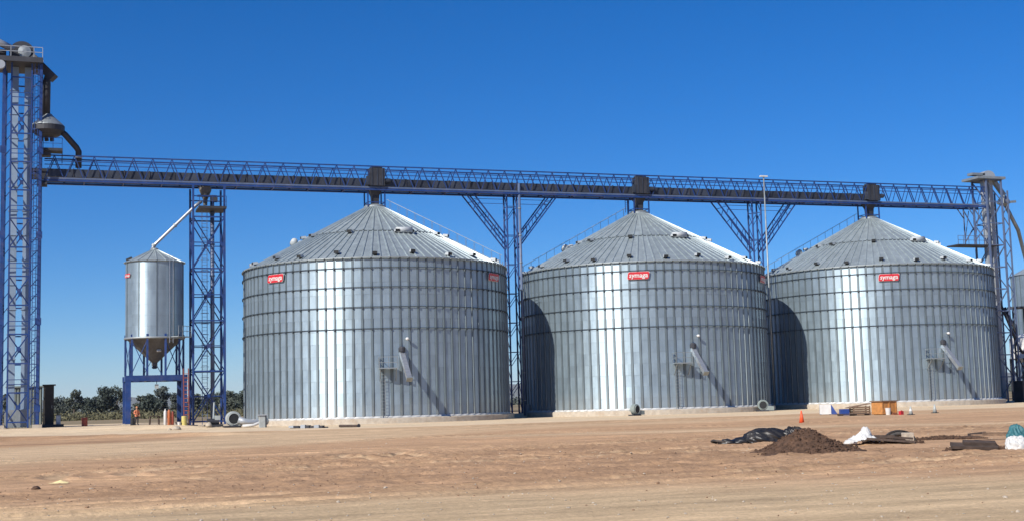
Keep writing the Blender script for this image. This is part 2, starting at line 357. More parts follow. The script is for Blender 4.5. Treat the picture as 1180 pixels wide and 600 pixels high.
def build_ground():
    rs = [0.0]; r = 2.0
    while r < 14: rs.append(r); r *= 1.25
    r = 14.0
    while r < 210: rs.append(r); r *= 1.0047
    while r < 16000: rs.append(r); r *= 1.09
    rs = np.array(rs[1:])
    fwd = 0.33649
    front = np.linspace(-0.50, 0.50, 880)
    rest = np.linspace(0.50, 2*PI-0.50, 70)[1:-1]
    th = np.concatenate([front, rest])
    nr, ntn = len(rs), len(th)
    RR, TT = np.meshgrid(rs, th, indexing='ij')
    X = CAM.x+RR*np.sin(TT+fwd); Y = CAM.y+RR*np.cos(TT+fwd)
    x = X.ravel(); y = Y.ravel()
    z = height(x, y)
    # --- soil colours (real colours of the different soils lying about)
    def C(*c): return np.array(c)[None, :]
    sand, brown, dark, track, fore, field = C(.72,.57,.38), C(.51,.32,.182), C(.33,.20,.115), C(.60,.43,.26), C(.57,.415,.245), C(.28,.215,.13)
    wv = (fbm(x*0.05, y*0.12, 41, 4)-0.5); wf = (fbm(x*0.25, y*0.7, 43, 4, 0.6)-0.5)
    def mixc(a, b, t): return a*(1-t[:, None])+b*t[:, None]
    yy = y+6*wv+4*wf
    padline = np.interp(x, [-60, -37, -26, -15, 3, 25, 52, 90], [-14, -18, -30, -36, -38, -38, -38.5, -39])
    colr = np.repeat(brown, len(x), 0)
    # light travelled band
    lo = np.interp(x, [-45, -33.6, -29.2, -23.2, -15.2, -5.5, 7.7, 21, 39, 60], [-92, -86.8, -83, -75.8, -67.3, -59, -57.3, -56, -51.7, -50])
    hi = np.interp(x, [-45, -34.7, -28.7, -20.7, -15, -5, 8, 20, 60], [-66, -60, -54.6, -42, -38, -38, -40, -40, -40])
    tb = sst(-4, 4, yy-lo)*sst(4, -4, yy-hi)
    colr = mixc(colr, track, np.interp(x, [-40, -15, 0, 30], [0.95, 0.9, 0.45, 0.3])*tb)
    tb3 = np.exp(-((yy-np.interp(x, [-20, -10.7, -2, 7.5, 12, 40], [-76, -71, -73.5, -74, -81, -90]))/3.2)**2)*sst(-16, -9, x)
    colr = mixc(colr, track, 0.8*tb3)
    # second thin light streak midway
    tb2 = np.exp(-((yy-np.interp(x, [-40, 0, 60], [-30, -52, -55]))/3.0)**2)
    colr = mixc(colr, track, 0.55*tb2)
    # churned darker soil
    rm = rough_mask(x, y)
    colr = mixc(colr, dark, 0.46*rm)
    dk = sst(0.40, 0.56, fbm(x*0.09, y*0.3, 51, 4))*sst(-62, -52, y)*sst(-20, -31, x)
    colr = mixc(colr, dark, 0.75*dk)
    # foreground
    fr = sst(-106, -115, yy+0.22*(x+25))
    colr = mixc(colr, fore, fr)
    # pad of pale sand round the silos
    pd = sst(-2.0, 2.0, (y+3*wf+2*wv)-padline)
    colr = mixc(colr, sand, pd*(0.86+0.5*np.clip(wf, -.2, .2)))
    # compacted ruts are paler, ridges darker
    _, er = ruts(x, y); _, el = loops(x, y)
    clear = sst(-20, -34, y)
    colr = mixc(colr, track, 0.62*np.clip(er+el, 0, 1)*clear)
    # the wider plain
    dc = np.hypot(x-CAM.x, y-CAM.y)
    colr = mixc(colr, field, sst(165, 230, dc))
    fm = sst(0.45, 0.6, fbm(x*0.004, y*0.02, 61, 3))*sst(200, 320, dc)
    colr = mixc(colr, C(.17,.15,.085), 0.7*fm)
    streak = 1+0.40*(fbm(x*0.22+0.1*y, y*1.6, 71, 4, 0.6)-0.5)*2*sst(160, 90, dc)
    colr = colr*streak[:, None]
    # centre vertex
    x = np.append(x, CAM.x); y = np.append(y, CAM.y); z = np.append(z, H(CAM.x, CAM.y)); colr = np.vstack([colr, fore])
    nv = len(x); co = np.stack([x, y, z], 1).astype(np.float32)
    i = np.arange(nr-1)[:, None]; j = np.arange(ntn)[None, :]; j2 = (j+1) % ntn
    q = np.stack([i*ntn+j+0*i, (i+1)*ntn+j, (i+1)*ntn+j2, i*ntn+j2], -1).reshape(-1, 4)[:, ::-1]
    tri = np.stack([np.full(ntn, nv-1), (np.arange(ntn)+1) % ntn, np.arange(ntn)], 1)[:, ::-1]
    tri = tri[:, ::-1]
    me = bpy.data.meshes.new('ground')
    me.vertices.add(nv); me.vertices.foreach_set('co', co.ravel())
    loops_ = np.concatenate([q.ravel(), tri.ravel()]); me.loops.add(len(loops_)); me.loops.foreach_set('vertex_index', loops_.astype(np.int32))
    st = np.concatenate([np.arange(len(q))*4, len(q)*4+np.arange(len(tri))*3]).astype(np.int32)
    me.polygons.add(len(st)); me.polygons.foreach_set('loop_start', st)
    me.update(calc_edges=True); me.validate()
    me.polygons.foreach_set('use_smooth', np.ones(len(me.polygons), bool))
    a = me.attributes.new('soil_colour', 'FLOAT_COLOR', 'POINT')
    a.data.foreach_set('color', np.hstack([np.clip(colr, 0, 1), np.ones((nv, 1))]).astype(np.float32).ravel())
    me.materials.append(MATS['soil'])
    if me.polygons[0].normal.z < 0: me.flip_normals()
    tag(ob('ground', me), 'bare tan and brown dirt yard with wheel tracks', 'ground', kind='structure')
build_ground()

# hills on the horizon
def build_hills():
    n = 200; v = []; f = []
    for k in range(n+1):
        a = -0.75+1.5*k/n+0.33649
        hgt = 60+170*float(fbm(np.array([k*0.045]), np.array([2.2]), 91, 4)[0])*(0.5+0.9*float(vnoise(np.array([k*0.02]), np.array([.5]), 92)[0]))
        for d, z in ((11000, -2), (11400, hgt*0.45), (12000, hgt), (12800, hgt*0.5), (13500, -2)):
            v.append((CAM.x+d*math.sin(a), CAM.y+d*math.cos(a), z*(0.92+0.16*random.random()) if z > 0 else z))
    for k in range(n):
        for j in range(4): f.append((k*5+j, (k+1)*5+j, (k+1)*5+j+1, k*5+j+1))
    tag(ob('hills', me_from('hills', v, f, 'hill_scrub', True)), 'low faint blue hills along the horizon', 'hills', kind='structure')
build_hills()

# ------------------------------------------------------------------ the three big silos
SR, ZB, HW, HR = 13.75, 0.58, 15.24, 7.28
NS = 96; SP = 30.926
def wall_strip_meshes():
    out = []
    half = SR*math.tan(PI/NS)
    for var in range(8):
        r_ = random.Random(100+var); v = []; f = []
        for c in range(13):
            z0, z1 = c*1.1723, (c+1)*1.1723
            ta = r_.uniform(-0.010, 0.010); tb = r_.uniform(-0.006, 0.006); bow = r_.uniform(-0.004, 0.010)
            o = len(v)
            for z, off in ((z0, 0.016), (z1, 0.002)):
                for xx in (-1, -0.5, 0, 0.5, 1):
                    x = xx*half
                    v.append((x, -(off+ta*x+bow*(1-xx*xx)+(tb if z == z1 else 0)*0.3), z))
            for j in range(4): f.append((o+j, o+j+1, o+6+j, o+5+j))
            # the lip of the lap
            if c:
                p = len(v)
                for xx in (-1, -0.5, 0, 0.5, 1): v.append((xx*half, 0.004, z0))
                for j in range(4): f.append((p+j, p+j+1, o+j+1, o+j))
        out.append(me_from('wall_panel', v, f, 'galv_wall', False))
    return out
WALL = wall_strip_meshes()
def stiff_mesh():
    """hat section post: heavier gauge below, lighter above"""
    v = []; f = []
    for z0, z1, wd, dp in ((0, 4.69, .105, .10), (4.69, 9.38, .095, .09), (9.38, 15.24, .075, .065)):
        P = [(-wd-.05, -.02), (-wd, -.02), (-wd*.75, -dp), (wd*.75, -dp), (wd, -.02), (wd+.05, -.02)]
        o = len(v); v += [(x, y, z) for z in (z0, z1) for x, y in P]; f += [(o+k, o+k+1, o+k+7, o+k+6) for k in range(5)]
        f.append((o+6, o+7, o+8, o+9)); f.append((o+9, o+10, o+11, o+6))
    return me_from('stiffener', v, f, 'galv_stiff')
STIFF = stiff_mesh()
KS = HR/SR
def roof_panel_mesh(r0, r1, n, lift, name):
    """a radial roof sheet with a folded rib along both edges; local -Y points outward"""
    v = []; f = []; t = math.tan(PI/n); segs = 4
    Z = lambda r: HW+ZB-KS*(r-SR)+lift
    hgt, wd = 0.10, 0.06
    for s_ in range(segs+1):
        r = r0+(r1-r0)*s_/segs; e = r*t; z = Z(r)
        for x, dz in ((-e, hgt), (-e+wd, hgt), (-e+wd*1.3, 0.0), (-e*0.33, .008), (e*0.33, .008), (e-wd*1.3, 0), (e-wd, hgt), (e, hgt)):
            v.append((x, -r, z+dz))
    for s_ in range(segs):
        for j in range(7): f.append((s_*8+j, s_*8+j+1, s_*8+9+j, s_*8+8+j))
    o = segs*8
    f.append((o, o+1, o+2)); f.append((o+5, o+6, o+7))
    me = me_from(name, v, f, 'galv_roof')
    me.flip_normals() if me.polygons[3].normal.z < 0 else None
    return me
ROOF_LO = roof_panel_mesh(13.98, 7.05, NS, 0.0, 'roof_panel')
ROOF_UP = roof_panel_mesh(7.35, 0.95, NS//2, 0.085, 'roof_panel')
def ring_mesh(r, z, tr, n, m, name):
    b = MB(); v = []; f = []; k8 = 6
    for k in range(n):
        a = 2*PI*k/n
        for j in range(k8):
            q = 2*PI*j/k8; rr = r+tr*math.cos(q); v.append((rr*math.sin(a), -rr*math.cos(a), z+tr*math.sin(q)))
    for k in range(n):
        for j in range(k8): f.append((k*k8+j, ((k+1) % n)*k8+j, ((k+1) % n)*k8+(j+1) % k8, k*k8+(j+1) % k8))
    return me_from(name, v, f, m, True)
RINGS = [ring_mesh(SR+0.12, ZB+z, 0.036, NS, 'ring_dark', 'wind_ring') for z in (14.28, 12.42, 10.50, 8.44)]
KNOTS = {}
for _me, _z in zip(RINGS, (14.28, 12.42, 10.50, 8.44)):
    _b = MB()
    for _k in range(NS):
        _a = 2*PI*_k/NS; _r = SR+0.14; _b.box((_r*math.sin(_a), -_r*math.cos(_a), ZB+_z-0.06), (0.12, 0.10, 0.20), _a)
    KNOTS[_me.name] = _b.mesh('ring_brackets', 'ring_dark')
EAVE = ring_mesh(SR+0.13, ZB+HW-0.02, 0.075, NS, 'zinc_dull', 'eave_ring')
ROOF_SHADOW = ring_mesh(7.37, HW+ZB-KS*(7.37-SR)+0.05, 0.055, NS, 'ring_dark', 'roof_shadow_ring')  # dark ring draws the shadow band at the roof step
_b = MB(); _b.lathe([(14.35, -0.5), (14.35, 0.47), (14.28, 0.53), (13.7, 0.53)], 96); FOUND = _b.mesh('foundation', 'concrete')
_v = []
for k in range(NS*2):
    a = PI*k/NS; _v.append((math.sin(a), -math.cos(a), 1 if k % 2 else 0))
def trim_mesh():
    v = []; f = []; n = NS*2
    for k in range(n):
        a = PI*k/NS
        for r, z in ((13.86, 0.50), (13.90+0.10*(k % 2), 0.545), (13.84, 0.70)): v.append((r*math.sin(a), -r*math.cos(a), z))
    for k in range(n):
        for j in range(2): f.append((k*3+j, ((k+1) % n)*3+j, ((k+1) % n)*3+j+1, k*3+j+1))
    return me_from('base_flashing', v, f, 'white_trim')
TRIM = trim_mesh()
def vent_meshes():
    """gooseneck roof vent: throat, hooded cap opening downslope"""
    b = MB(); b.lathe([(0.25, -0.05), (0.22, 0.30)], 12)
    hood = MB()   # folded sheet hood, higher upslope, open towards the eave
    hood.add([(-.27, .26, .10), (.27, .26, .10), (.30, -.46, .16), (-.30, -.46, .16), (-.22, .20, .40), (.22, .20, .40), (.27, -.40, .47), (-.27, -.40, .47)],
             [(0, 1, 5, 4), (1, 2, 6, 5), (3, 0, 4, 7), (4, 5, 6, 7)])
    mouth_shade = MB(); mouth_shade.add([(-.285, -.435, .15), (.285, -.435, .15), (.26, -.385, .455), (-.26, -.385, .455)], [(0, 1, 2, 3)])
    return b.mesh('throat', 'vent_dark', True), hood.mesh('hood', 'vent_zinc'), mouth_shade.mesh('mouth_shade', 'vent_dark')  # throat and opening sheet near black: vent shade painted in
VENT = vent_meshes()
def text_mesh(txt, size, m, shear=0.12, ext=0.006, bold=0.012):
    c = bpy.data.curves.new('lettering', 'FONT'); c.body = txt; c.size = size; c.shear = shear; c.extrude = ext; c.offset = bold
    c.align_x = 'CENTER'; c.align_y = 'CENTER'; c.resolution_u = 2; c.space_character = 1.0
    t = bpy.data.objects.new('lettering_source', c); col.objects.link(t)
    bpy.context.view_layer.update()
    me = bpy.data.meshes.new_from_object(t.evaluated_get(bpy.context.evaluated_depsgraph_get()))
    bpy.data.objects.remove(t); bpy.data.curves.remove(c)
    me.materials.clear(); me.materials.append(MATS[m]); return me
LETTERS = text_mesh('symaga', 0.68, 'white_paint')
def badge_meshes(W=2.2, Hh=0.76):
    # slanted plate with rounded corners, a lighter rim behind it; local XZ plane, -Y outward
    def outline(wd, hh, sl):
        P = []; r = 0.17
        for cx, cz, a0 in ((wd/2-r, hh/2-r, 0), (-wd/2+r, hh/2-r, 90), (-wd/2+r, -hh/2+r, 180), (wd/2-r, -hh/2+r, 270)):
            for k in range(5):
                a = R(a0+22.5*k); x = cx+r*math.cos(a); z = cz+r*math.sin(a); P.append((x+sl*z, z))
        return P
    def plate(P, y0, y1):
        n = len(P); v = [(x, y0, z) for x, z in P]+[(x, y1, z) for x, z in P]
        return v, [tuple(range(n))[::-1], tuple(range(n, 2*n))]+[(k, (k+1) % n, (k+1) % n+n, k+n) for k in range(n)]
    a = MB(); a.add(*plate(outline(W, Hh, 0.16), -0.0, 0.04))
    b = MB(); b.add(*plate(outline(W+0.06, Hh+0.06, 0.16), 0.041, 0.07))
    return a.mesh('plate', 'badge_red'), b.mesh('rim', 'white_paint')
BADGE = badge_meshes()
def put_badge(root, ang, r, z, sc_=1.0):
    a = R(ang); M = Matrix.Rotation(a, 4, 'Z') @ Matrix.Translation((0, -r, z)) @ Matrix.Scale(sc_, 4)
    p = ob('badge', BADGE[0], root, M=M)
    ob('rim', BADGE[1], p)
    l = ob('lettering', LETTERS, p, M=Matrix.Translation((0.0, -0.012, 0.02)) @ Matrix.Rotation(PI/2, 4, 'X'))
def rot_on(a, *p):   # point given as (tangent, out, z) at angle a round a silo
    x, o, z = p; return Matrix.Rotation(a, 3, 'Z') @ Vector((x, -o, z))
def make_silo(k, label, cam_ang, badges, ladder_ang):
    cx = SP*k
    root = thing('grain_silo', (cx, 0, 0), label, 'silo', 'row of three large grain silos')
    ob('foundation', FOUND, root); ob('base_flashing', TRIM, root)
    vis = lambda a, lim: abs((math.degrees(a)-cam_ang+180) % 360-180) < lim
    rd = random.Random(40+k)
    bv, bf = [], []; sv, sf = [], []
    for i in range(NS):
        a = 2*PI*(i+0.5)/NS; a2 = 2*PI*i/NS
        Mt = Matrix.Rotation(a, 4, 'Z') @ Matrix.Translation((0, -SR, ZB))
        if vis(a, 97): ob('wall_panel', WALL[rd.randrange(8)], root, M=Mt)
        else:
            me = WALL[i % 8]; o = len(bv); bv += [Mt @ q.co for q in me.vertices]; bf += [tuple(j+o for j in p.vertices) for p in me.polygons]
        Ms = Matrix.Rotation(a2, 4, 'Z') @ Matrix.Translation((0, -SR/math.cos(PI/NS), ZB))
        if vis(a2, 97): ob('stiffener', STIFF, root, M=Ms)
        else:
            o = len(sv); sv += [Ms @ q.co for q in STIFF.vertices]; sf += [tuple(j+o for j in p.vertices) for p in STIFF.polygons]
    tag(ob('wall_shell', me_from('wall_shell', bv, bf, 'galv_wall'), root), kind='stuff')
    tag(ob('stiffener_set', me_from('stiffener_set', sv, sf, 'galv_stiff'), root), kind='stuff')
    bv, bf = [], []
    for me, n in ((ROOF_LO, NS), (ROOF_UP, NS//2)):
        for i in range(n):
            a = 2*PI*(i+0.5)/n; Mt = Matrix.Rotation(a, 4, 'Z')
            if vis(a, 108): ob('roof_panel', me, root, M=Mt)
            else:
                o = len(bv); bv += [Mt @ q.co for q in me.vertices]; bf += [tuple(j+o for j in p.vertices) for p in me.polygons]
    tag(ob('roof_shell', me_from('roof_shell', bv, bf, 'galv_roof'), root), kind='stuff')
    for me in RINGS: ob('ring_brackets', KNOTS[me.name], ob('wind_ring', me, root))['kind'] = 'stuff'
    ob('eave_ring', EAVE, root); ob('roof_shadow_ring', ROOF_SHADOW, root)
    b = MB(); zt = ZB+HW+KS*(SR-0.95)
    b.lathe([(1.15, zt+0.02), (1.15, zt+0.2), (0.9, zt+0.35), (0.6, zt+0.42)], 24); b.build('roof_cap', 'zinc_dull', root, smooth=False)
    # vents: a ring near the eave and a ring under the upper tier
    def vent(ang, r):
        z = ZB+HW-KS*(r-SR)+0.01
        M = Matrix.Rotation(R(ang), 4, 'Z') @ Matrix.Translation((0, -r, z)) @ Matrix.Rotation(math.atan(KS)*0.5, 4, 'X') @ Matrix.Scale(0.85, 4)
        o = ob('roof_vent', VENT[0], root, M=M); ob('hood', VENT[1], o); ob('mouth_shade', VENT[2], o)
    for q in range(22):
        a = -13.5+16.36*q
        if vis(R(a), 112): vent(a, 12.75 if q % 2 else 13.2)
    for a in (-110, -84, -68, -32, 3, 14, 40, 56):
        if vis(R(a), 125): vent(a, 7.75)
    # the two larger vents side by side by the upper ring
    for a, r in ((9.0, 7.9),):
        z = ZB+HW-KS*(r-SR)
        b = MB(); b.tube([rot_on(R(a), -0.9, r-0.1, z+0.32), rot_on(R(a), 0.75, r+0.1, z+0.38)], 0.30, 12); b.build('level_probe_housing', 'vent_zinc', root, smooth=True)
    a = R(cam_ang-82); r = 8.6; z = ZB+HW-KS*(r-SR)
    b = MB(); b.tube([rot_on(a, -0.9, r, z+0.35), rot_on(a, 0.9, r, z+0.35)], 0.36, 12); b.build('roof_hatch', 'vent_zinc', root, smooth=True)
    # roof ladder with hand rail
    la = R(ladder_ang); b = MB()
    zz = lambda r: ZB+HW-KS*(r-SR)
    for s_ in (-0.3, 0.3):
        b.bar(rot_on(la, s_, 13.6, zz(13.6)+0.16), rot_on(la, s_, 1.4, zz(1.4)+0.16), 0.04)
        b.bar(rot_on(la, s_, 13.6, zz(13.6)+1.1), rot_on(la, s_, 1.4, zz(1.4)+1.1), 0.03)
    for q in range(14):
        r = 13.4-q*0.9
        for s_ in (-0.3, 0.3): b.bar(rot_on(la, s_, r, zz(r)+0.1), rot_on(la, s_, r, zz(r)+1.1), 0.025)
    for q in range(30):
        r = 13.4-q*0.4; b.bar(rot_on(la, -0.3, r, zz(r)+0.16), rot_on(la, 0.3, r, zz(r)+0.16), 0.035)
    b.build('roof_ladder', 'zinc_dull', root)
    for ang in badges: put_badge(root, ang, SR+0.22, 14.33)
    # side discharge spout with flanged top and the working platform beside it
    a0 = R(-3.4)
    b = MB(); P0 = Vector((math.sin(a0)*SR, -math.cos(a0)*SR+0.1, 6.75)); P1 = P0+Vector((0.02, -2.75, -2.7))
    b.bar(P0, P1, 0.46, 0.40); sp = b.build('discharge_spout', 'zinc_tube', root)
    b = MB(); b.lathe([(0.34, -0.1), (0.34, 0.25), (0.22, 0.4)], 14, P0+Vector((0, -0.18, 0.1))); b.build('spout_collar', 'dark_steel', sp)
    b = MB(); b.bar(P1+Vector((0, 0.06, 0.06)), P1+Vector((0, -0.03, -0.03)), 0.58, 0.52); b.build('spout_flange', 'zinc_dull', sp)
    pa = R(-9.2); pl = thing_part = None
    b = MB()
    c = rot_on(pa, 0, SR+0.75, 5.18); b.box(c, (1.75, 1.25, 0.10), pa); plat = b.build('access_platform', 'zinc_dull', root)
    b = MB()
    for tx, oo in ((-0.85, SR+1.35), (0.85, SR+1.35), (-0.85, SR+0.15), (0, SR+1.35)):
        b.bar(rot_on(pa, tx, oo, 5.2), rot_on(pa, tx, oo, 6.25), 0.05)
    for zq in (5.72, 6.24):
        b.bar(rot_on(pa, -0.85, SR+1.35, zq), rot_on(pa, 0.85, SR+1.35, zq), 0.05); b.bar(rot_on(pa, -0.85, SR+0.15, zq), rot_on(pa, -0.85, SR+1.35, zq), 0.05)
    b.build('railing', 'zinc_dull', plat)
    b = MB()
    for tx in (-0.75, 0.75): b.bar(rot_on(pa, tx, SR+1.25, 5.1), rot_on(pa, tx, SR+0.08, 4.0), 0.07)
    b.build('bracket', 'zinc_dull', plat)
    b = MB()
    for tx in (-0.72, -0.28): b.bar(rot_on(pa, tx, SR+0.35, 0.55), rot_on(pa, tx, SR+0.35, 5.2), 0.05)
    for q in range(14): b.bar(rot_on(pa, -0.72, SR+0.35, 0.8+q*0.32), rot_on(pa, -0.28, SR+0.35, 0.8+q*0.32), 0.03)
    b.build('ladder', 'zinc_dull', plat)
    la2 = R(-1.5); b = MB(); b.bar(rot_on(la2, 0, SR, 8.0), rot_on(la2, 0, SR+0.45, 8.05), 0.06); b.lathe([(0.05, -0.16), (0.17, -0.1), (0.17, 0.06), (0.05, 0.12)], 12, rot_on(la2, 0, SR+0.5, 7.98)); b.build('lamp', 'white_paint', root, smooth=True)
    return root
make_silo(0, 'large galvanised silo nearest the small hopper silo, first of the three in the row', -13.4, (-57.8, 45.6), 63)
make_silo(1, 'large galvanised silo in the middle of the row, one big silo on either side', -24.9, (-26, 47.7), -112)
make_silo(2, 'large galvanised silo at the far end of the row beside the pale lattice tower', -34.8, (-27.4,), -122)

# ------------------------------------------------------------------ lattice helpers
def lattice_face(root, a, b, z0, z1, nodes, wd, m, diag='X', skip_h=()):
    """braces between two corner posts a and b (xy), nodes = list of levels"""
    for i, z in enumerate(nodes):
        strut('horizontal_brace', (*a, z), (*b, z), wd, m, root, shape='angle')
    for i in range(len(nodes)-1):
        za, zb = nodes[i], nodes[i+1]
        d = diag[i % len(diag)]
        if d in 'X/': strut('diagonal_brace', (*a, za), (*b, zb), wd*0.9, m, root, shape='angle')
        if d in 'X\\': strut('diagonal_brace', (*b, za), (*a, zb), wd*0.9, m, root, shape='angle')
        if d == 'X':
            mid = ((a[0]+b[0])/2, (a[1]+b[1])/2, (za+zb)/2); ga = math.atan2(b[1]-a[1], b[0]-a[0])
            g = ob('gusset', GUS[m], root, M=Matrix.Translation(mid) @ Matrix.Rotation(ga, 4, 'Z'))
GUS = {}
for _m in ('blue_paint', 'zinc_dull', 'blue_light'):
    _b = MB(); _b.box((0, 0, 0), (0.34, 0.14, 0.42)); GUS[_m] = _b.mesh('gusset', _m)

# ------------------------------------------------------------------ elevator tower at the left
TX, TY = -35.35, 0.0; gz = H(TX, TY)
tw = thing('elevator_tower', (TX, TY, gz), 'tall blue lattice tower standing at the left end of the overhead bridge', 'tower')
hx, hy, TZ = 1.68, 1.9, 35.4
for sx in (-1, 1):
    for sy in (-1, 1):
        strut('leg', (sx*hx, sy*hy, 0.05), (sx*hx, sy*hy, TZ), 0.30, 'blue_paint', tw)
        b = MB(); b.box((sx*hx, sy*hy, 0.08), (0.9, 0.9, 0.5)); b.build('footing', 'concrete', tw)
nodes = [0.6+k*2.78 for k in range(13)]
for sy in (-1, 1): lattice_face(tw, (-1.0, sy*hy), (0.85, sy*hy), 0, TZ, nodes, 0.13, 'blue_paint', 'XN')
for sx in (-1, 1): lattice_face(tw, (sx*hx, -hy), (sx*hx, hy), 0, TZ, nodes[::2], 0.12, 'blue_paint', 'X')
for x in (-1.0, 0.85):
    for sy in (-1, 1): strut('post', (x, sy*hy, 0.05), (x, sy*hy, TZ), 0.15, 'blue_paint', tw)
for sy in (-1,):
    for k in range(24):
        z = 0.9+k*1.39
        strut('lacing', (-hx, sy*hy, z), (-1.0, sy*hy, z+0.95*(1 if k % 2 else 1)), 0.07, 'blue_paint', tw, shape='angle')
        strut('lacing', (0.85, sy*hy, z), (hx, sy*hy, z+0.95), 0.08, 'blue_paint', tw, shape='angle')
for k in range(6):
    for dz in (-0.22, 0.22): strut('ladder_rung_bar', (-1.0, -hy-0.05, 5.0+k*5.56+dz-0.6), (0.85, -hy-0.05, 5.0+k*5.56+dz-0.6), 0.07, 'blue_paint', tw)
b = MB()
for x in (1.12, 1.42): b.bar((x, -hy-0.15, 0.3), (x, -hy-0.15, TZ), 0.07)
for q in range(100): b.bar((1.12, -hy-0.15, 0.6+q*0.345), (1.42, -hy-0.15, 0.6+q*0.345), 0.035)
ld = b.build('ladder', 'blue_paint', tw)
for q in range(30):
    b = MB(); b.tube([(1.27+0.36*math.cos(a), -hy-0.2-0.6*math.sin(a), 2.8+q*1.08) for a in [PI*j/6 for j in range(7)]], 0.035, 5); b.build('cage_hoop', 'blue_paint', ld)
for x in (-1, 1):
    for q in range(4): strut('corner_plate', (x*hx, -hy-0.16, 1.5+q*8.3), (x*hx, -hy-0.16, 2.2+q*8.3), 0.55, 'blue_paint', tw, h=0.03)
# head platform
b = MB(); b.box((-0.75, 0, TZ+0.25), (5.2, 5.0, 0.5)); plat = b.build('head_platform', 'dark_steel', tw)
b = MB()
for x in (-3.3, -2.2, -1.1, 0, 1.0, 1.8):
    for y in (-2.45, 2.45): b.bar((x, y, TZ+0.5), (x, y, TZ+1.5), 0.06)
for y in (-2.45, 2.45):
    for dz in (1.0, 1.5): b.bar((-3.3, y, TZ+dz), (1.8, y, TZ+dz), 0.06)
b.build('platform_railing', 'casing', plat)
b = MB(); b.lathe([(0.42, 0), (0.42, 0.5)], 16, (-2.0, -2.3, TZ-0.45), Matrix.Rotation(PI/2, 3, 'X')); b.build('gearbox_drum', 'casing', plat, smooth=False)
# the bucket elevator inside it
be = thing('bucket_elevator', (TX, TY, gz), 'pale grey twin leg bucket elevator casing inside the blue tower', 'elevator')
for x in (-0.78, 0.50):
    for k in range(14):
        b = MB(); b.box((x, 0, 1.8+k*2.4+1.19), (0.72, 0.62, 2.38)); q = b.build('casing_section', 'casing_blue', be)
        b = MB(); b.box((x, 0, 1.8+k*2.4+0.02), (0.86, 0.76, 0.07)); b.build('flange', 'casing_blue', q)
b = MB(); b.box((-0.15, 0, 0.95), (2.3, 1.0, 1.7)); b.build('boot', 'zinc_dull', be)
hz = TZ+1.0
b = MB(); pr_ = []
for k in range(13): a = PI*k/12; pr_.append((1.18*math.cos(a), 1.18*math.sin(a)))
v = [(-0.14+x, -0.45, hz+0.4+z) for x, z in pr_]+[(-0.14+x, 0.45, hz+0.4+z) for x, z in pr_]
n = 13; b.add(v, [tuple(range(n)), tuple(range(n, 2*n))[::-1]]+[(k, k+n, (k+1) % n+n, (k+1) % n) for k in range(n)])
b.box((-0.14, 0, hz-0.05), (2.36, 0.9, 0.9)); b.build('head_housing', 'dark_steel', be)
b = MB(); b.lathe([(0.62, 0), (0.62, 0.12), (0.2, 0.2)], 20, (0.1, -0.48, hz+0.5), Matrix.Rotation(PI/2, 3, 'X')); b.build('head_pulley_cover', 'zinc_dull', be)
b = MB(); b.tube([(-3.6, -1.4, hz+1.75), (-0.9, -1.2, hz+0.45)], 0.34, 14); b.build('drive_guard', 'casing', be, smooth=True)
b = MB(); b.box((-3.0, -0.6, hz+0.2), (1.0, 0.7, 0.8)); b.tube([(-2.5, -0.6, hz+0.3), (-1.6, -0.6, hz+0.3)], 0.3, 12); b.build('drive_motor', 'dark_steel', be)
b = MB(); b.bar((0.85, -0.3, TZ+1.0), (2.85, -0.9, TZ-1.15), 0.95, 0.8); b.build('discharge_chute', 'dark_steel', be)
# flow splitter with spouts
ds = thing('grain_distributor', (-33.15, TY-0.9, gz), 'dark conical distributor hanging beside the tower above the bridge end', 'distributor')
b = MB(); b.tube([(0.2, 0.1, TZ-0.7), (0.0, 0, TZ-1.5), (-0.02, 0, 31.0-gz)], 0.37, 12); b.build('inlet_pipe', 'dark_steel', ds, smooth=True)
b = MB(); b.lathe([(0.36, 31.1-gz), (0.45, 30.95-gz), (1.55, 29.95-gz), (1.60, 29.85-gz)], 28, (0.15, 0, 0), caps=False); b.build('cone_hood', 'zinc_dull', ds)
b = MB(); b.lathe([(1.58, 29.88-gz), (1.58, 29.35-gz), (1.1, 28.95-gz), (0.3, 28.85-gz)], 28, (0.15, 0, 0)); b.build('drum', 'dark_steel', ds)
b = MB(); b.tube([(1.35, -0.1, 29.4-gz), (1.75, -0.1, 29.1-gz), (2.85, 0.3, 27.9-gz), (3.05, 0.4, 27.55-gz), (3.05, 0.4, 25.9-gz)], 0.30, 12); q = b.build('outlet_spout', 'dark_steel', ds, smooth=True)
b = MB(); b.lathe([(0.36, 0), (0.36, 0.22)], 14, (3.05, 0.4, 26.85-gz)); b.build('spout_clamp', 'zinc_tube', q)
b = MB()
for k in range(3): b.tube([(-0.5+k*0.5, 0.3, 29.0-gz), (-0.45+k*0.5, 0.5, 28.5-gz)], 0.2, 8)
b.build('outlet_stub', 'dark_steel', ds)
sb = thing('service_platform', (-33.5, TY-0.9, gz), 'small dark platform with rail on the tower side under the distributor', 'platform')
b = MB(); b.box((0.95, 0, 27.45-gz), (1.9, 1.6, 0.28)); b.build('deck', 'dark_steel', sb)
b = MB(); b.box((0.3, 0, 27.1-gz), (1.0, 1.2, 0.45)); b.build('deck_beam', 'dark_steel', sb)
for x in (0.1, 1.0, 1.85): strut('rail_post', (x, -0.78, 27.5-gz), (x, -0.78, 28.6-gz), 0.05, 'blue_paint', sb)
strut('rail', (0.1, -0.78, 28.6-gz), (1.85, -0.78, 28.6-gz), 0.05, 'blue_paint', sb); strut('rail', (0.1, -0.78, 28.05-gz), (1.85, -0.78, 28.05-gz), 0.04, 'blue_paint', sb)
strut('hanger', (1.85, 0.6, 27.4-gz), (1.85, 0.6, 26.3-gz), 0.08, 'blue_paint', sb)

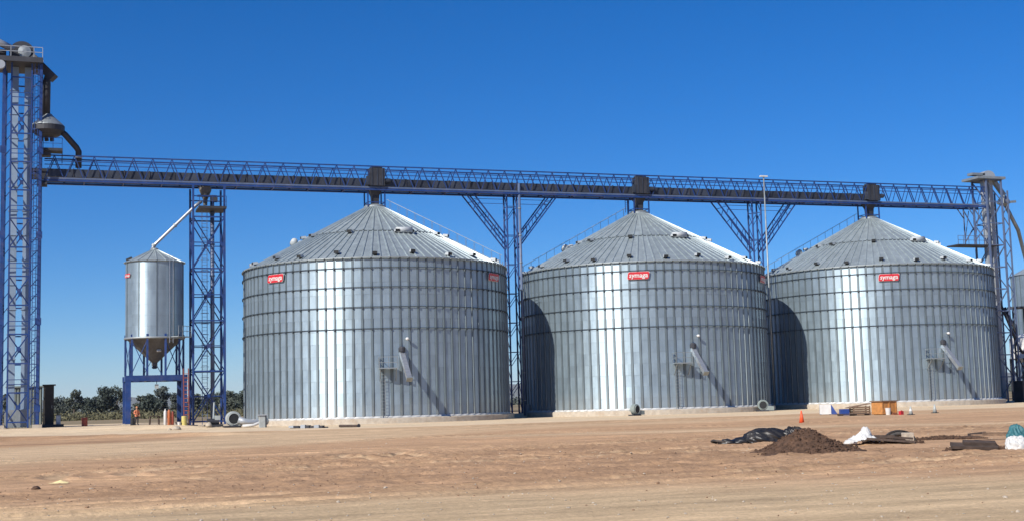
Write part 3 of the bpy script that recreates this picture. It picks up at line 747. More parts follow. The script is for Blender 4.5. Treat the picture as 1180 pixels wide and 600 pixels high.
# ------------------------------------------------------------------ overhead bridge and conveyor
BZ0, BZ1, BX0, BX1, BY = 24.48, 26.98, -33.3, 79.0, 1.0
br = thing('conveyor_bridge', (BX0, 0, 0), 'long blue lattice truss bridge running above the whole row of silos', 'bridge')
LB = BX1-BX0
for y in (-BY, BY):
    for z, wd in ((BZ0, 0.20), (BZ1, 0.12), (BZ1-0.55, 0.07)):
        nseg = 10
        for k in range(nseg):
            strut('chord', (LB*k/nseg, y, z), (LB*(k+1)/nseg, y, z), wd, 'blue_paint', br)
per = 1.86; nb = int(LB/per)
for y in (-BY, BY):
    for k in range(nb):
        x0 = LB*k/nb; x1 = LB*(k+1)/nb; xm = (x0+x1)/2
        strut('truss_diagonal', (x0, y, BZ0+0.05), (xm, y, BZ1), 0.09, 'blue_paint', br, shape='angle')
        strut('truss_diagonal', (xm, y, BZ1), (x1, y, BZ0+0.05), 0.09, 'blue_paint', br, shape='angle')
for k in range(nb//2+1):
    x = LB*k/(nb//2); strut('cross_tie', (x, -BY, BZ0-0.02), (x, BY, BZ0-0.02), 0.10, 'blue_paint', br)
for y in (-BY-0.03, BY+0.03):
    for k in range(20): b = MB(); b.box((LB*(k+0.5)/20, y, BZ0+0.22), (LB/20-0.04, 0.05, 0.16)); b.build('sunlit_strip', 'blue_light', br)  # pale strip paints the sunlit top of the bottom chord
b = MB(); b.box((LB/2, 0.72, BZ0+0.42), (LB-0.4, 0.5, 0.05)); b.build('walkway_grating', 'dark_steel', br)
cv = thing('chain_conveyor', (BX0, 0, 0), 'dark enclosed conveyor trough running inside the blue bridge', 'conveyor')
CE = 2*SP+1.2-BX0; x = 0.3; k = 0
while x < CE:
    L = min(2.42, CE-x); b = MB(); b.box((x+L/2, -0.28, 25.30), (L-0.03, 0.86, 0.80)); q = b.build('trough_section', 'conveyor_steel', cv)
    b = MB(); b.box((x+0.02, -0.28, 25.30), (0.09, 0.98, 0.92)); b.build('flange', 'dark_steel', q); x += 2.42
b = MB(); b.box((-0.45, -0.28, 25.2), (1.4, 1.0, 1.0)); b.build('drive_end', 'dark_steel', cv)
b = MB(); b.lathe([(0.34, 0), (0.34, 0.9)], 14, (-0.6, -0.9, 24.15), Matrix.Rotation(PI/2, 3, 'Y')); b.build('motor', 'dark_steel', cv, smooth=False)
for k, lab in enumerate(('dark discharge box on the bridge over the first silo, nearest the hopper silo', 'dark discharge box on the bridge over the middle silo peak', 'dark discharge box on the bridge over the last silo, near its conveyor end')):
    g = thing('discharge_box', (SP*k, 0, 0), lab, 'discharge box', 'discharge boxes over the silo peaks')
    b = MB(); b.box((0.05, -0.75, 25.80), (1.6, 1.15, 1.9)); q = b.build('housing', 'dark_steel', g)
    b = MB(); b.lathe([(0.26, 0), (0.26, 0.75), (0.18, 0.85)], 14, (0.75, -1.0, 25.45), Matrix.Rotation(PI/2, 3, 'Y')); b.build('gear_motor', 'conveyor_steel', q)
    b = MB(); b.box((-0.95, -1.1, 25.4), (0.35, 0.4, 0.9)); b.build('control_box', 'conveyor_steel', q)
    for x in (-0.55, 0.02, 0.6): b = MB(); b.box((x, -1.35, 25.80), (0.10, 0.06, 1.9)); b.build('rib', 'conveyor_steel', q)
    b = MB(); b.box((0.05, -0.6, 26.88), (1.2, 0.8, 0.15)); b.build('lid', 'conveyor_steel', q)
    v = []; zt = ZB+HW+KS*(SR-0.95)+0.4
    for z, hw_ in ((24.75, 0.75), (23.9, 0.40), (zt, 0.36)):
        v += [(-hw_, -hw_-0.15, z), (hw_, -hw_-0.15, z), (hw_, hw_-0.15, z), (-hw_, hw_-0.15, z)]
    b = MB(); b.add(v, [(4*i+j, 4*i+(j+1) % 4, 4*i+4+(j+1) % 4, 4*i+4+j) for i in range(2) for j in range(4)]); b.build('outlet_hopper', 'dark_steel', g)
    for sx in (-1, 1):
        for sy in (-1, 1): strut('support_leg', (sx*0.92, sy*0.85, zt-0.35), (sx*0.92, sy*0.85, BZ0), 0.13, 'blue_paint', g)
    for sx in (-1, 1):
        strut('support_brace', (sx*0.92, -0.85, zt+0.15), (sx*0.92, 0.85, zt+0.15), 0.08, 'blue_paint', g)
        strut('support_brace', (-0.92, sx*0.85, zt+0.15), (0.92, sx*0.85, zt+0.15), 0.08, 'blue_paint', g)
    if k == 1:
        strut('access_ladder_rail', (-1.9, -0.6, zt-0.3), (-1.9, -0.6, BZ0), 0.06, 'blue_paint', g); strut('access_ladder_rail', (-1.45, -0.6, zt-0.2), (-1.45, -0.6, BZ0), 0.06, 'blue_paint', g)
        for q2 in range(6): strut('rung', (-1.9, -0.6, zt+0.1+q2*0.24), (-1.45, -0.6, zt+0.1+q2*0.24), 0.035, 'blue_paint', g)

# ------------------------------------------------------------------ blue support tower beside the hopper silo
T2X, T2Y = -17.55, 0.0; g2 = H(T2X, T2Y)
t2 = thing('support_tower', (T2X, T2Y, 0), 'blue braced lattice tower carrying the bridge between hopper silo and first big silo', 'tower')
hx, hy = 1.55, 1.6
for sx in (-1, 1):
    for sy in (-1, 1):
        strut('leg', (sx*hx, sy*hy, g2-0.1), (sx*hx, sy*hy, BZ0-0.1), 0.20, 'blue_paint', t2)
        b = MB(); b.box((sx*hx, sy*hy, g2+0.05), (0.8, 0.8, 0.35)); b.build('footing', 'concrete', t2)
lev = [5.59-5.0, 5.59, 10.63, 15.88, 21.1]
def face2(a, b):
    lattice_face(t2, a, b, 0, 0, lev, 0.13, 'blue_paint', 'X')
    for i in range(4): strut('horizontal_brace', (*a, (lev[i]+lev[i+1])/2), (*b, (lev[i]+lev[i+1])/2), 0.09, 'blue_paint', t2, shape='angle')
    strut('horizontal_brace', (*a, 23.2), (*b, 23.2), 0.1, 'blue_paint', t2, shape='angle')
for s_ in (-1, 1):
    face2((-hx, s_*hy), (hx, s_*hy)); 
    lattice_face(t2, (s_*hx, -hy), (s_*hx, hy), 0, 0, lev, 0.12, 'blue_paint', 'X')
b = MB(); b.box((0.35, -0.3, 22.05), (2.75, 3.4, 0.22)); pl = b.build('platform_deck', 'dark_steel', t2)
b = MB()
for x in (-0.95, 0.35, 1.72):
    b.bar((x, -1.95, 22.1), (x, -1.95, 23.2), 0.05)
b.bar((-0.95, -1.95, 23.2), (1.72, -1.95, 23.2), 0.05); b.bar((-0.95, -1.95, 22.65), (1.72, -1.95, 22.65), 0.04); b.build('deck_railing', 'blue_paint', pl)
# caged ladder
b = MB()
for x in (-0.55, -0.05): b.bar((x, -0.3, g2+0.2), (x, -0.3, 22.2), 0.06)
for q in range(60): b.bar((-0.55, -0.3, 0.6+q*0.35), (-0.05, -0.3, 0.6+q*0.35), 0.035)
ld = b.build('ladder', 'blue_light', t2)
for q in range(18):
    b = MB(); z = 2.8+q*1.08
    pts = [(-0.3+0.38*math.cos(a), -0.3-0.1-0.62*math.sin(a), z) for a in [PI*k/8 for k in range(9)]]
    b.tube(pts, 0.03, 5); b.build('cage_hoop', 'blue_light', ld)
tb = thing('downpipe', (T2X+0.55, 0.4, 0), 'pale blue vertical pipe inside the support tower by the hopper silo', 'pipe')
b = MB(); b.tube([(0, 0, 0.5), (0, 0, 23.6)], 0.21, 12); b.build('pipe', 'blue_light', tb, smooth=True)
for q in range(7): b = MB(); b.lathe([(0.28, 0), (0.28, 0.1)], 12, (0, 0, 2.5+q*3.2)); b.build('pipe_flange', 'blue_light', tb)
hb = thing('hopper_valve', (T2X, 0, 0), 'grey funnel and valve box under the bridge inside the support tower', 'valve')
b = MB(); b.lathe([(0.62, 24.35), (0.62, 24.0), (0.24, 23.1), (0.2, 22.5)], 14, (-0.2, -0.1, 0)); b.build('funnel', 'cone_zinc_shaded', hb)
b = MB(); b.box((-0.1, -0.75, 23.35), (1.9, 0.5, 0.14)); b.box((0.6, -0.7, 23.0), (0.7, 0.6, 0.45)); b.build('actuator', 'dark_steel', hb)
sp = thing('transfer_spout', (-18.7, 0, 0), 'sloping galvanised pipe from the support tower down to the hopper silo peak', 'pipe')
b = MB(); b.tube([(0.6, 0, 22.9), (0, 0, 22.45), (-4.15, 0, 18.25), (-4.35, 0, 17.75)], 0.16, 12); q = b.build('pipe', 'zinc_tube', sp, smooth=True)
for p0, p1 in (((-4.05, 0, 18.4), (-4.2, 0, 18.2)), ((-2.0, 0, 20.42), (-2.1, 0, 20.32))): b = MB(); b.tube([p0, p1], 0.23, 12); b.build('pipe_flange', 'zinc_dull', sp)

# ------------------------------------------------------------------ small hopper silo on its portal frame
QX, QY, QR = -22.72, 0.0, 2.82
sm = thing('hopper_silo', (QX, QY, 0), 'small galvanised hopper bottom silo raised on blue columns beside the support tower', 'silo')
NQ = 20; z0, z1, za = 8.95, 16.5, 17.85
half = QR*math.tan(PI/NQ); v = []; f = []
for c in range(7):
    za0, zb0 = (z1-z0)*c/7, (z1-z0)*(c+1)/7; o = len(v)
    for z, off in ((za0, 0.012), (zb0, 0.0)):
        for xx in (-1, -.6, -.2, .2, .6, 1):
            q = xx*PI/NQ; v.append((QR*math.sin(q), QR-(QR+off)*math.cos(q), z))
    f += [(o+j, o+j+1, o+7+j, o+6+j) for j in range(5)]
qp = me_from('wall_panel', v, f, 'galv_wall', True)
v = []; f = []
for s_ in range(3):
    r = 3.0+(0.3-3.0)*s_/2; e = r*math.tan(PI/NQ); z = z1+(za-z1)*(3.0-r)/2.7
    for x, dz in ((-e, .05), (-e+.04, .05), (-e+.05, 0), (e-.05, 0), (e-.04, .05), (e, .05)): v.append((x, -r, z+dz))
for s_ in range(2):
    for j in range(5): f.append((s_*6+j, s_*6+j+1, s_*6+7+j, s_*6+6+j))
qr = me_from('roof_panel', v, f, 'galv_roof')
b = MB(); b.bar((0, -QR-0.03, z0), (0, -QR-0.03, z1), 0.10, 0.06); qs = b.mesh('stiffener', 'galv_stiff')
for k in range(NQ):
    a = 2*PI*(k+0.5)/NQ
    ob('wall_panel', qp, sm, M=Matrix.Rotation(a, 4, 'Z') @ Matrix.Translation((0, -QR, z0))); ob('roof_panel', qr, sm, M=Matrix.Rotation(a, 4, 'Z'))
    if k % 2 == 0: ob('stiffener', qs, sm, M=Matrix.Rotation(2*PI*k/NQ, 4, 'Z'))
b = MB(); b.lathe([(0.34, za-0.05), (0.34, za+0.15), (0.2, za+0.2)], 14); b.build('filler_neck', 'zinc_dull', sm)
ob('eave_ring', ring_mesh(QR+0.05, z1, 0.06, 40, 'zinc_dull', 'eave_ring'), sm)
ob('base_ring', ring_mesh(QR+0.04, z0, 0.12, 40, 'zinc_dull', 'base_ring'), sm)
b = MB(); b.lathe([(0.28, 6.25), (0.28, 6.55), (QR-0.06, z0)], 40, caps=True); hc = b.build('hopper_cone', 'cone_zinc_shaded', sm)
b = MB(); b.box((0.3, -1.55, 7.75), (0.42, 0.1, 0.42), 0.1, Matrix.Rotation(-0.75, 3, 'X')); b.build('inspection_hatch', 'white_paint', hc)
b = MB(); b.lathe([(0.18, 5.95), (0.18, 6.3)], 12); b.box((0, 0, 6.1), (0.5, 0.4, 0.2)); b.build('slide_gate', 'dark_steel', hc)
for k in range(10):
    a = 2*PI*(k+0.5)/10; x, y = (QR-0.02)*math.sin(a), -(QR-0.02)*math.cos(a)
    strut('column', (x, y, 5.25), (x, y, 9.3), 0.20, 'blue_paint', sm)
    a2 = 2*PI*(k+1.5)/10; x2, y2 = (QR-0.02)*math.sin(a2), -(QR-0.02)*math.cos(a2)
    if k % 2 == 0:
        strut('diagonal_brace', (x, y, 5.5), (x2, y2, 8.7), 0.06, 'blue_paint', sm); strut('diagonal_brace', (x2, y2, 5.5), (x, y, 8.7), 0.06, 'blue_paint', sm)
la = R(28); b = MB()
for tx in (-0.2, 0.2): b.bar(rot_on(la, tx, QR+0.18, 8.4), rot_on(la, tx, QR+0.18, 17.0), 0.05)
for q in range(27): b.bar(rot_on(la, -0.2, QR+0.18, 8.6+q*0.31), rot_on(la, 0.2, QR+0.18, 8.6+q*0.31), 0.03)
b.build('ladder', 'zinc_tube', sm)
b = MB(); b.box(rot_on(R(48), 0, QR+0.45, 9.0), (2.1, 0.85, 0.08), R(48)); q = b.build('balcony', 'zinc_dull', sm)
b = MB()
for tx in (-1.0, -0.35, 0.35, 1.0): b.bar(rot_on(R(48), tx, QR+0.85, 9.0), rot_on(R(48), tx, QR+0.85, 10.05), 0.05)
for dz in (9.55, 10.05): b.bar(rot_on(R(48), -1.0, QR+0.85, dz), rot_on(R(48), 1.0, QR+0.85, dz), 0.05)
b.build('railing', 'zinc_dull', q)
put_badge(sm, -68, QR+0.10, 15.15, 0.5)
b = MB(); b.tube([(-2.75, -0.3, 16.7), (-2.2, -0.3, 16.95)], 0.2, 10); b.build('roof_vent', 'vent_dark', sm)
pf = thing('portal_frame', (QX, QY, 0), 'heavy blue steel portal frame standing under the hopper silo', 'frame')
gp = H(QX, QY)
for sx in (-1, 1):
    for sy in (-1, 1):
        strut('leg', (sx*2.66, sy*2.6, gp-0.05), (sx*2.66, sy*2.6, 4.72), 0.52, 'blue_paint', pf, h=0.40)
        b = MB(); b.box((sx*2.66, sy*2.6, gp+0.02), (0.9, 0.8, 0.25)); b.build('footing', 'concrete', pf)
for sy in (-1, 1): strut('beam', (-2.95, sy*2.6, 4.98), (2.95, sy*2.6, 4.98), 0.42, 'blue_paint', pf, h=0.54)
for sx in (-1, 1): strut('cross_beam', (sx*2.66, -2.38, 4.98), (sx*2.66, 2.38, 4.98), 0.40, 'blue_paint', pf, h=0.50)
for sx in (-0.9, 0.9): strut('cross_beam', (sx, -2.38, 4.98), (sx, 2.38, 4.98), 0.25, 'blue_paint', pf, h=0.50)
hk = thing('chain_hoist', (QX+0.05, -2.3, 0), 'small hoist block hanging under the portal beam', 'hoist')
b = MB(); b.bar((0, 0, 4.72), (0, 0, 4.4), 0.06); b.build('chain', 'dark_steel', hk)
b = MB(); b.box((0, 0, 4.15), (0.34, 0.3, 0.42)); b.build('block', 'grey_paint', hk)
ol = thing('orange_ladder', (-19.95, -3.3, H(-19.95, -3.3)), 'orange red ladder leaning on the right leg of the portal frame', 'ladder')
for x in (-0.24, 0.24): strut('side_rail', (x, -0.4, 0), (x, 0.25, 5.6), 0.10, 'ladder_red', ol)
for q in range(13): t = (q+0.7)/14; strut('rung', (-0.24, -0.4+0.65*t, 5.6*t), (0.24, -0.4+0.65*t, 5.6*t), 0.05, 'orange', ol)

# ------------------------------------------------------------------ masts with V struts between the silos
for k, (mx, lab) in enumerate(((15.35, 'blue twin leg mast with V struts holding the bridge between first and middle silo'), (46.0, 'blue twin leg mast with V struts holding the bridge between middle and last silo'))):
    ms = thing('bridge_mast', (mx, 0, 0), lab, 'mast', 'masts between the silos')
    hw = 0.58
    for sx in (-1, 1):
        for sy in (-1, 1): strut('leg', (sx*hw, sy*0.5, -0.1), (sx*hw, sy*0.5, BZ0-0.1), 0.20, 'blue_paint', ms, shape='tube')
    b = MB(); b.box((0, 0, 0.15), (2.0, 1.8, 0.6)); b.build('footing', 'concrete', ms)
    for q in range(15):
        z = 0.7+q*1.6
        for sy in (-1, 1):
            strut('lacing', (-hw, sy*0.5, z), (hw, sy*0.5, z+(1.6 if q % 2 else 0.0)+0.0), 0.07, 'blue_paint', ms, shape='angle')
        for sx in (-1, 1): strut('side_lacing', (sx*hw, -0.5, z), (sx*hw, 0.5, z+1.6), 0.06, 'blue_paint', ms, shape='angle')
    for sx in (-1, 1):
        for sy in (-0.7, 0.7):
            A0, A1 = Vector((sx*0.58, sy*0.7, 18.4)), Vector((sx*5.35, sy, BZ0-0.1)); B0, B1 = Vector((sx*0.58, sy*0.7, 19.6)), Vector((sx*4.45, sy, BZ0-0.1))
            strut('strut_chord', A0, A1, 0.13, 'blue_paint', ms); strut('strut_chord', B0, B1, 0.13, 'blue_paint', ms)
            for q in range(7):
                t = (q+0.5)/7.5; t2_ = (q+1.2)/7.5
                strut('strut_lacing', A0.lerp(A1, t), B0.lerp(B1, t2_ if q % 2 else t), 0.06, 'blue_paint', ms)
    for z in (23.35, 23.85):
        for sx in (-1, 1):
            xx = 0.58+(z-19.0)*0.82*0.98
            strut('tie', (sx*0.5, -0.62, z), (sx*(xx-0.05), -0.62, z), 0.05, 'blue_paint', ms)
lp = thing('light_pole', (46.65, -1.4, 0), 'slim grey pole with a lamp rising past the bridge beside the farther mast', 'pole')
b = MB(); b.tube([(0, 0, -0.1), (0, 0, 27.2)], [0.12, 0.08], 10); b.build('pole', 'zinc_dull', lp, smooth=True)
b = MB(); b.box((0, 0, 27.3), (0.95, 0.3, 0.16)); b.build('lamp_head', 'white_paint', lp)
pb = thing('bridge_downpipe', (16.15, -0.95, 0), 'grey blue pipe running down the front of the nearer mast', 'pipe')
b = MB(); b.tube([(-0.05, 0, 0.2), (-0.05, 0, 25.6)], 0.15, 10); b.build('pipe', 'blue_light', pb, smooth=True)
for q in range(8): b = MB(); b.lathe([(0.21, 0), (0.21, 0.08)], 10, (-0.05, 0, 1.8+q*3)); b.build('pipe_flange', 'zinc_dull', pb)
# side ladders with pale cages between silos (they catch the light in the gap)
cl = thing('caged_ladder', (14.35, -0.4, 0), 'pale caged ladder climbing the gap between first and middle silo', 'ladder')
for x in (-0.2, 0.2): strut('side_rail', (x, 0, 0.1), (x, 0, 17.0), 0.06, 'zinc_tube', cl)
for q in range(50): strut('rung', (-0.2, 0, 0.4+q*0.33), (0.2, 0, 0.4+q*0.33), 0.03, 'zinc_tube', cl)
for q in range(14):
    b = MB(); pts = [(0.34*math.cos(a), -0.05-0.6*math.sin(a), 2.6+q*1.02) for a in [PI*j/8 for j in range(9)]]
    b.tube(pts, 0.03, 5); b.build('cage_hoop', 'zinc_tube', cl)

# ------------------------------------------------------------------ pale tower at the far right
rt = thing('far_tower', (79.7, 0, 0), 'hazy grey blue lattice tower behind the last silo where the bridge ends', 'tower')
for sx in (-1, 1):
    for sy in (-1, 1):
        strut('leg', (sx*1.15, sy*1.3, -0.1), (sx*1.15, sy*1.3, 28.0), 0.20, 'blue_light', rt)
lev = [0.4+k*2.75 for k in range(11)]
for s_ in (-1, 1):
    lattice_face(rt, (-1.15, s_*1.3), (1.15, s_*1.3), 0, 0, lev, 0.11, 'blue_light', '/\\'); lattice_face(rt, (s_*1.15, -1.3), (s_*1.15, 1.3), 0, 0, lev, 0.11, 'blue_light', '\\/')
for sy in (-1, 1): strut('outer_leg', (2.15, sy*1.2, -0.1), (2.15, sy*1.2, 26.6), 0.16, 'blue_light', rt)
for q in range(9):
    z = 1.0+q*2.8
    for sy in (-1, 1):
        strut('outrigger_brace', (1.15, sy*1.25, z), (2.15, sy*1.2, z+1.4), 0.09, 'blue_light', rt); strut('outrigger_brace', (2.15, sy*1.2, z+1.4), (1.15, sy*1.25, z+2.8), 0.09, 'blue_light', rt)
for sy in (-1, 1):
    strut('bracket_leg', (-3.0, sy*1.0, 19.6), (-3.0, sy*1.0, 24.4), 0.12, 'blue_light', rt)
    strut('bracket_brace', (-3.0, sy*1.0, 24.3), (-1.15, sy*1.2, 21.4), 0.10, 'blue_light', rt); strut('bracket_brace', (-3.0, sy*1.0, 20.2), (-1.15, sy*1.2, 22.4), 0.12, 'blue_light', rt)
    strut('bracket_brace', (-3.9, sy*1.0, 24.4), (-3.0, sy*1.0, 23.2), 0.10, 'blue_light', rt)
    strut('bracket_brace', (-3.0, sy*1.0, 20.4), (-2.2, sy*1.0, 24.2), 0.07, 'blue_light', rt)
b = MB(); b.box((-2.7, 0, 19.6), (6.2, 2.2, 0.16)); pl = b.build('mid_platform', 'dark_steel', rt)
b = MB()
for q in range(8): b.bar((-5.7+q*0.8, -1.05, 19.7), (-5.7+q*0.8, -1.05, 20.75), 0.05)
for dz in (20.2, 20.75): b.bar((-5.7, -1.05, dz), (-0.1, -1.05, dz), 0.05)
b.build('platform_railing', 'blue_light', pl)
b = MB(); b.box((-0.4, 0, 28.15), (4.2, 3.2, 0.3)); b.build('head_platform', 'zinc_dull', rt)
re_ = thing('far_elevator', (79.7, 0, 0), 'pale elevator legs with a rounded head on top of the hazy far tower', 'elevator')
for x in (-0.45, 0.45):
    b = MB(); b.box((x, 0, 14.2), (0.55, 0.6, 27.6)); b.build('casing', 'casing', re_)
b = MB(); pr_ = [(0.95*math.cos(PI*q/10), 0.75*math.sin(PI*q/10)) for q in range(11)]
v = [(0.1+x, -0.5, 28.5+z) for x, z in pr_]+[(0.1+x, 0.5, 28.5+z) for x, z in pr_]; n = 11
b.add(v, [tuple(range(n)), tuple(range(n, 2*n))[::-1]]+[(j, j+n, (j+1) % n+n, (j+1) % n) for j in range(n)]); b.build('head_housing', 'casing', re_)
b = MB(); b.box((-1.5, 0, 28.75), (1.9, 1.0, 0.3)); b.build('head_canopy', 'zinc_dull', re_)
b = MB(); b.bar((0.9, 0, 28.3), (2.6, 0, 26.2), 0.5, 0.5); b.build('discharge_chute', 'zinc_dull', re_)
fs = thing('far_spout', (82.2, 0, 0), 'long pale spout slanting down from the far tower towards the edge silo', 'pipe')
b = MB(); b.lathe([(0.2, 26.3), (0.75, 25.5), (0.75, 25.1), (0.25, 24.8)], 14); b.build('splitter', 'zinc_dull', fs)
b = MB(); b.bar((-1.0, 0, 25.15), (1.9, 0, 25.45), 0.16, 0.3); b.build('flange_beam', 'zinc_dull', fs)
b = MB(); b.tube([(0.2, 0, 25.0), (3.0, 1.2, 21.9), (14.6, 13.5, 19.2)], 0.24, 10); b.build('pipe', 'zinc_dull', fs, smooth=True)
# edge silo and white tank at the right of the picture
es = thing('edge_silo', (102.0, 15.0, 0), 'galvanised silo cut off by the right edge of the picture, behind the far tower', 'silo')
ER = 5.2; b = MB(); b.lathe([(ER+0.3, -0.3), (ER+0.3, 0.5), (ER, 0.5)], 48); b.build('foundation', 'concrete', es)
NE = 36; half = ER*math.tan(PI/NE)
pm = me_from('wall_panel', [(-half, 0, 0), (half, 0, 0), (half, 0, 17.2), (-half, 0, 17.2), (0, -0.015, 0), (0, -0.015, 17.2)], [(0, 4, 5, 3), (4, 1, 2, 5)], 'galv_wall')
rm_ = me_from('roof_panel', [(-half*1.03, -ER*1.03, 17.6), (half*1.03, -ER*1.03, 17.6), (0.03, -0.4, 20.3), (-0.03, -0.4, 20.3)], [(0, 1, 2, 3)], 'galv_roof')
b = MB(); b.bar((0, -ER-0.03, 0.5), (0, -ER-0.03, 17.6), 0.14, 0.07); pst = b.mesh('stiffener', 'galv_stiff')
for k in range(NE):
    a = 2*PI*(k+0.5)/NE; M = Matrix.Rotation(a, 4, 'Z')
    ob('wall_panel', pm, es, M=M @ Matrix.Translation((0, -ER, 0.5))); ob('roof_panel', rm_, es, M=M); ob('stiffener', pst, es, M=Matrix.Rotation(2*PI*k/NE, 4, 'Z'))
wt = thing('white_tank', (94.2, 12.0, 0), 'white tank on dark legs at the right edge, beyond the far tower', 'tank')
b = MB(); b.lathe([(0.4, 5.2), (1.95, 5.75), (1.95, 8.5), (0.3, 9.1)], 24); b.build('shell', 'white_paint', wt, smooth=False)
for sx in (-1, 1):
    for sy in (-1, 1): strut('leg', (sx*1.35, sy*1.35, -0.1), (sx*1.35, sy*1.35, 5.8), 0.2, 'dark_steel', wt)
for sx in (-1, 1): strut('leg_brace', (-1.35, sx*1.35, 0.8), (1.35, sx*1.35, 4.8), 0.1, 'dark_steel', wt); strut('leg_brace', (1.35, sx*1.35, 0.8), (-1.35, sx*1.35, 4.8), 0.1, 'dark_steel', wt)
wt2 = thing('pipe_rack', (84.6, 1.5, 0), 'dark pipe rack with bent pipes at the foot of the far tower', 'pipe rack')
for x in (0, 3.4):
    for y in (-1.0, 1.0): strut('post', (x, y, -0.1), (x, y, 6.6 if x else 12.0), 0.18, 'dark_steel', wt2)
for z in (3.0, 6.4):
    for y in (-1, 1): strut('rail', (0, y, z), (3.4, y, z), 0.16, 'dark_steel', wt2)
for y in (-1, 1): strut('brace', (0, y, 0.3), (3.4, y, 6.2), 0.12, 'dark_steel', wt2); strut('brace', (3.4, y, 0.3), (0, y, 6.2), 0.12, 'dark_steel', wt2)
for x0, y0, z0_, pts in ((0, 0, 0, [(-3.6, -0.6, 13.2), (-2.2, -0.6, 10.2), (-0.9, -0.6, 7.0), (-0.3, -0.6, 6.2), (4.5, -0.6, 6.0)]), (0, 0, 0, [(-2.6, -1.2, 11.8), (-0.2, -1.2, 11.9), (5.5, -1.2, 11.6)]), (0, 0, 0, [(-1.9, 0.2, 12.0), (-0.7, 0.2, 9.5), (-0.4, 0.2, 8.2)])):
    b = MB(); b.tube(pts, 0.18, 8); b.build('bent_pipe', 'dark_steel', wt2, smooth=True)
bo = thing('elevator_boot', (81.3, -3.2, 0), 'dark intake machine with a round guard at the foot of the far tower', 'machine')
b = MB(); b.box((-0.4, 0, 1.3), (2.2, 1.6, 2.6)); b.build('body', 'dark_steel', bo)
b = MB(); b.lathe([(0.75, 0), (0.75, 0.25), (0.5, 0.32)], 20, (0.2, -0.82, 2.4), Matrix.Rotation(PI/2, 3, 'X')); b.build('round_guard', 'zinc_dull', bo)
b = MB(); b.box((1.8, 0.2, 0.6), (1.6, 1.2, 1.2)); b.build('drive_box', 'grey_paint', bo)
b = MB(); b.tube([(-0.6, -0.4, 2.5), (-0.6, -0.4, 3.6), (0.4, 0.2, 4.8)], 0.3, 10); b.build('feed_pipe', 'dark_steel', bo, smooth=True)

# ------------------------------------------------------------------ shed, cabinet and odds at the tower foot
gy = H(-35, 5)
sh = thing('plant_shed', (-34.95, 5.2, gy), 'grey green sheet metal shed standing behind the foot of the tall blue tower', 'shed')
b = MB(); b.box((0, 1.2, 2.0), (3.3, 2.4, 4.0)); wl = b.build('wall', 'shed_sheet', sh)
for k in range(11):
    b = MB(); b.box((-1.5+k*0.3, -0.03, 2.0), (0.10, 0.06, 3.98)); b.build('sheet_rib', 'shed_sheet', wl)
b = MB(); b.box((0, 1.2, 4.08), (3.6, 2.8, 0.14)); b.build('roof', 'shed_sheet', sh)
cb = thing('dark_cabinet', (-32.68, 2.6, H(-32.68, 2.6)), 'tall dark brown metal cabinet against the right side of the tall blue tower', 'cabinet')
b = MB(); b.box((0, 0.5, 2.05), (1.0, 1.0, 4.1)); b.build('body', 'cabinet_dark', cb)
b = MB(); b.box((0.04, 0.45, 4.15), (1.25, 1.3, 0.12)); b.build('cap', 'cabinet_dark', cb)
b = MB(); b.box((0, -0.02, 2.0), (0.84, 0.04, 3.6)); q = b.build('door', 'cabinet_dark', cb)
b = MB(); b.box((0.32, -0.06, 2.0), (0.05, 0.06, 0.3)); b.build('handle', 'zinc_dull', q)
b = MB(); b.box((0.35, 0.2, 0.12), (2.2, 1.6, 0.3)); b.build('plinth', 'dark_steel', cb)
pc = thing('power_cabinet', (-31.75, 2.4, H(-31.75, 2.4)), 'low pale box on the plinth beside the tall dark cabinet', 'cabinet')
b = MB(); b.box((0, 0.2, 0.72), (0.45, 0.4, 0.88)); b.build('body', 'casing', pc); b = MB(); b.box((0, -0.02, 0.75), (0.36, 0.03, 0.6)); b.build('door', 'white_paint', pc)
b = MB(); b.box((0, 0.2, 1.2), (0.55, 0.5, 0.06)); b.build('cap', 'dark_steel', pc)
bn = thing('oil_drum', (-29.3, 1.0, H(-29.3, 1)), 'small dark drum standing alone between tall tower and portal frame', 'drum')
b = MB(); b.lathe([(0.28, 0), (0.30, 0.05), (0.28, 0.08), (0.28, 0.28), (0.30, 0.3), (0.28, 0.33), (0.28, 0.6), (0.30, 0.63), (0.28, 0.85)], 16); b.build('shell', 'red_brown', bn)
b = MB(); b.lathe([(0.06, 0.85), (0.06, 0.9)], 8, (0.15, 0, 0)); b.build('bung', 'dark_steel', bn)

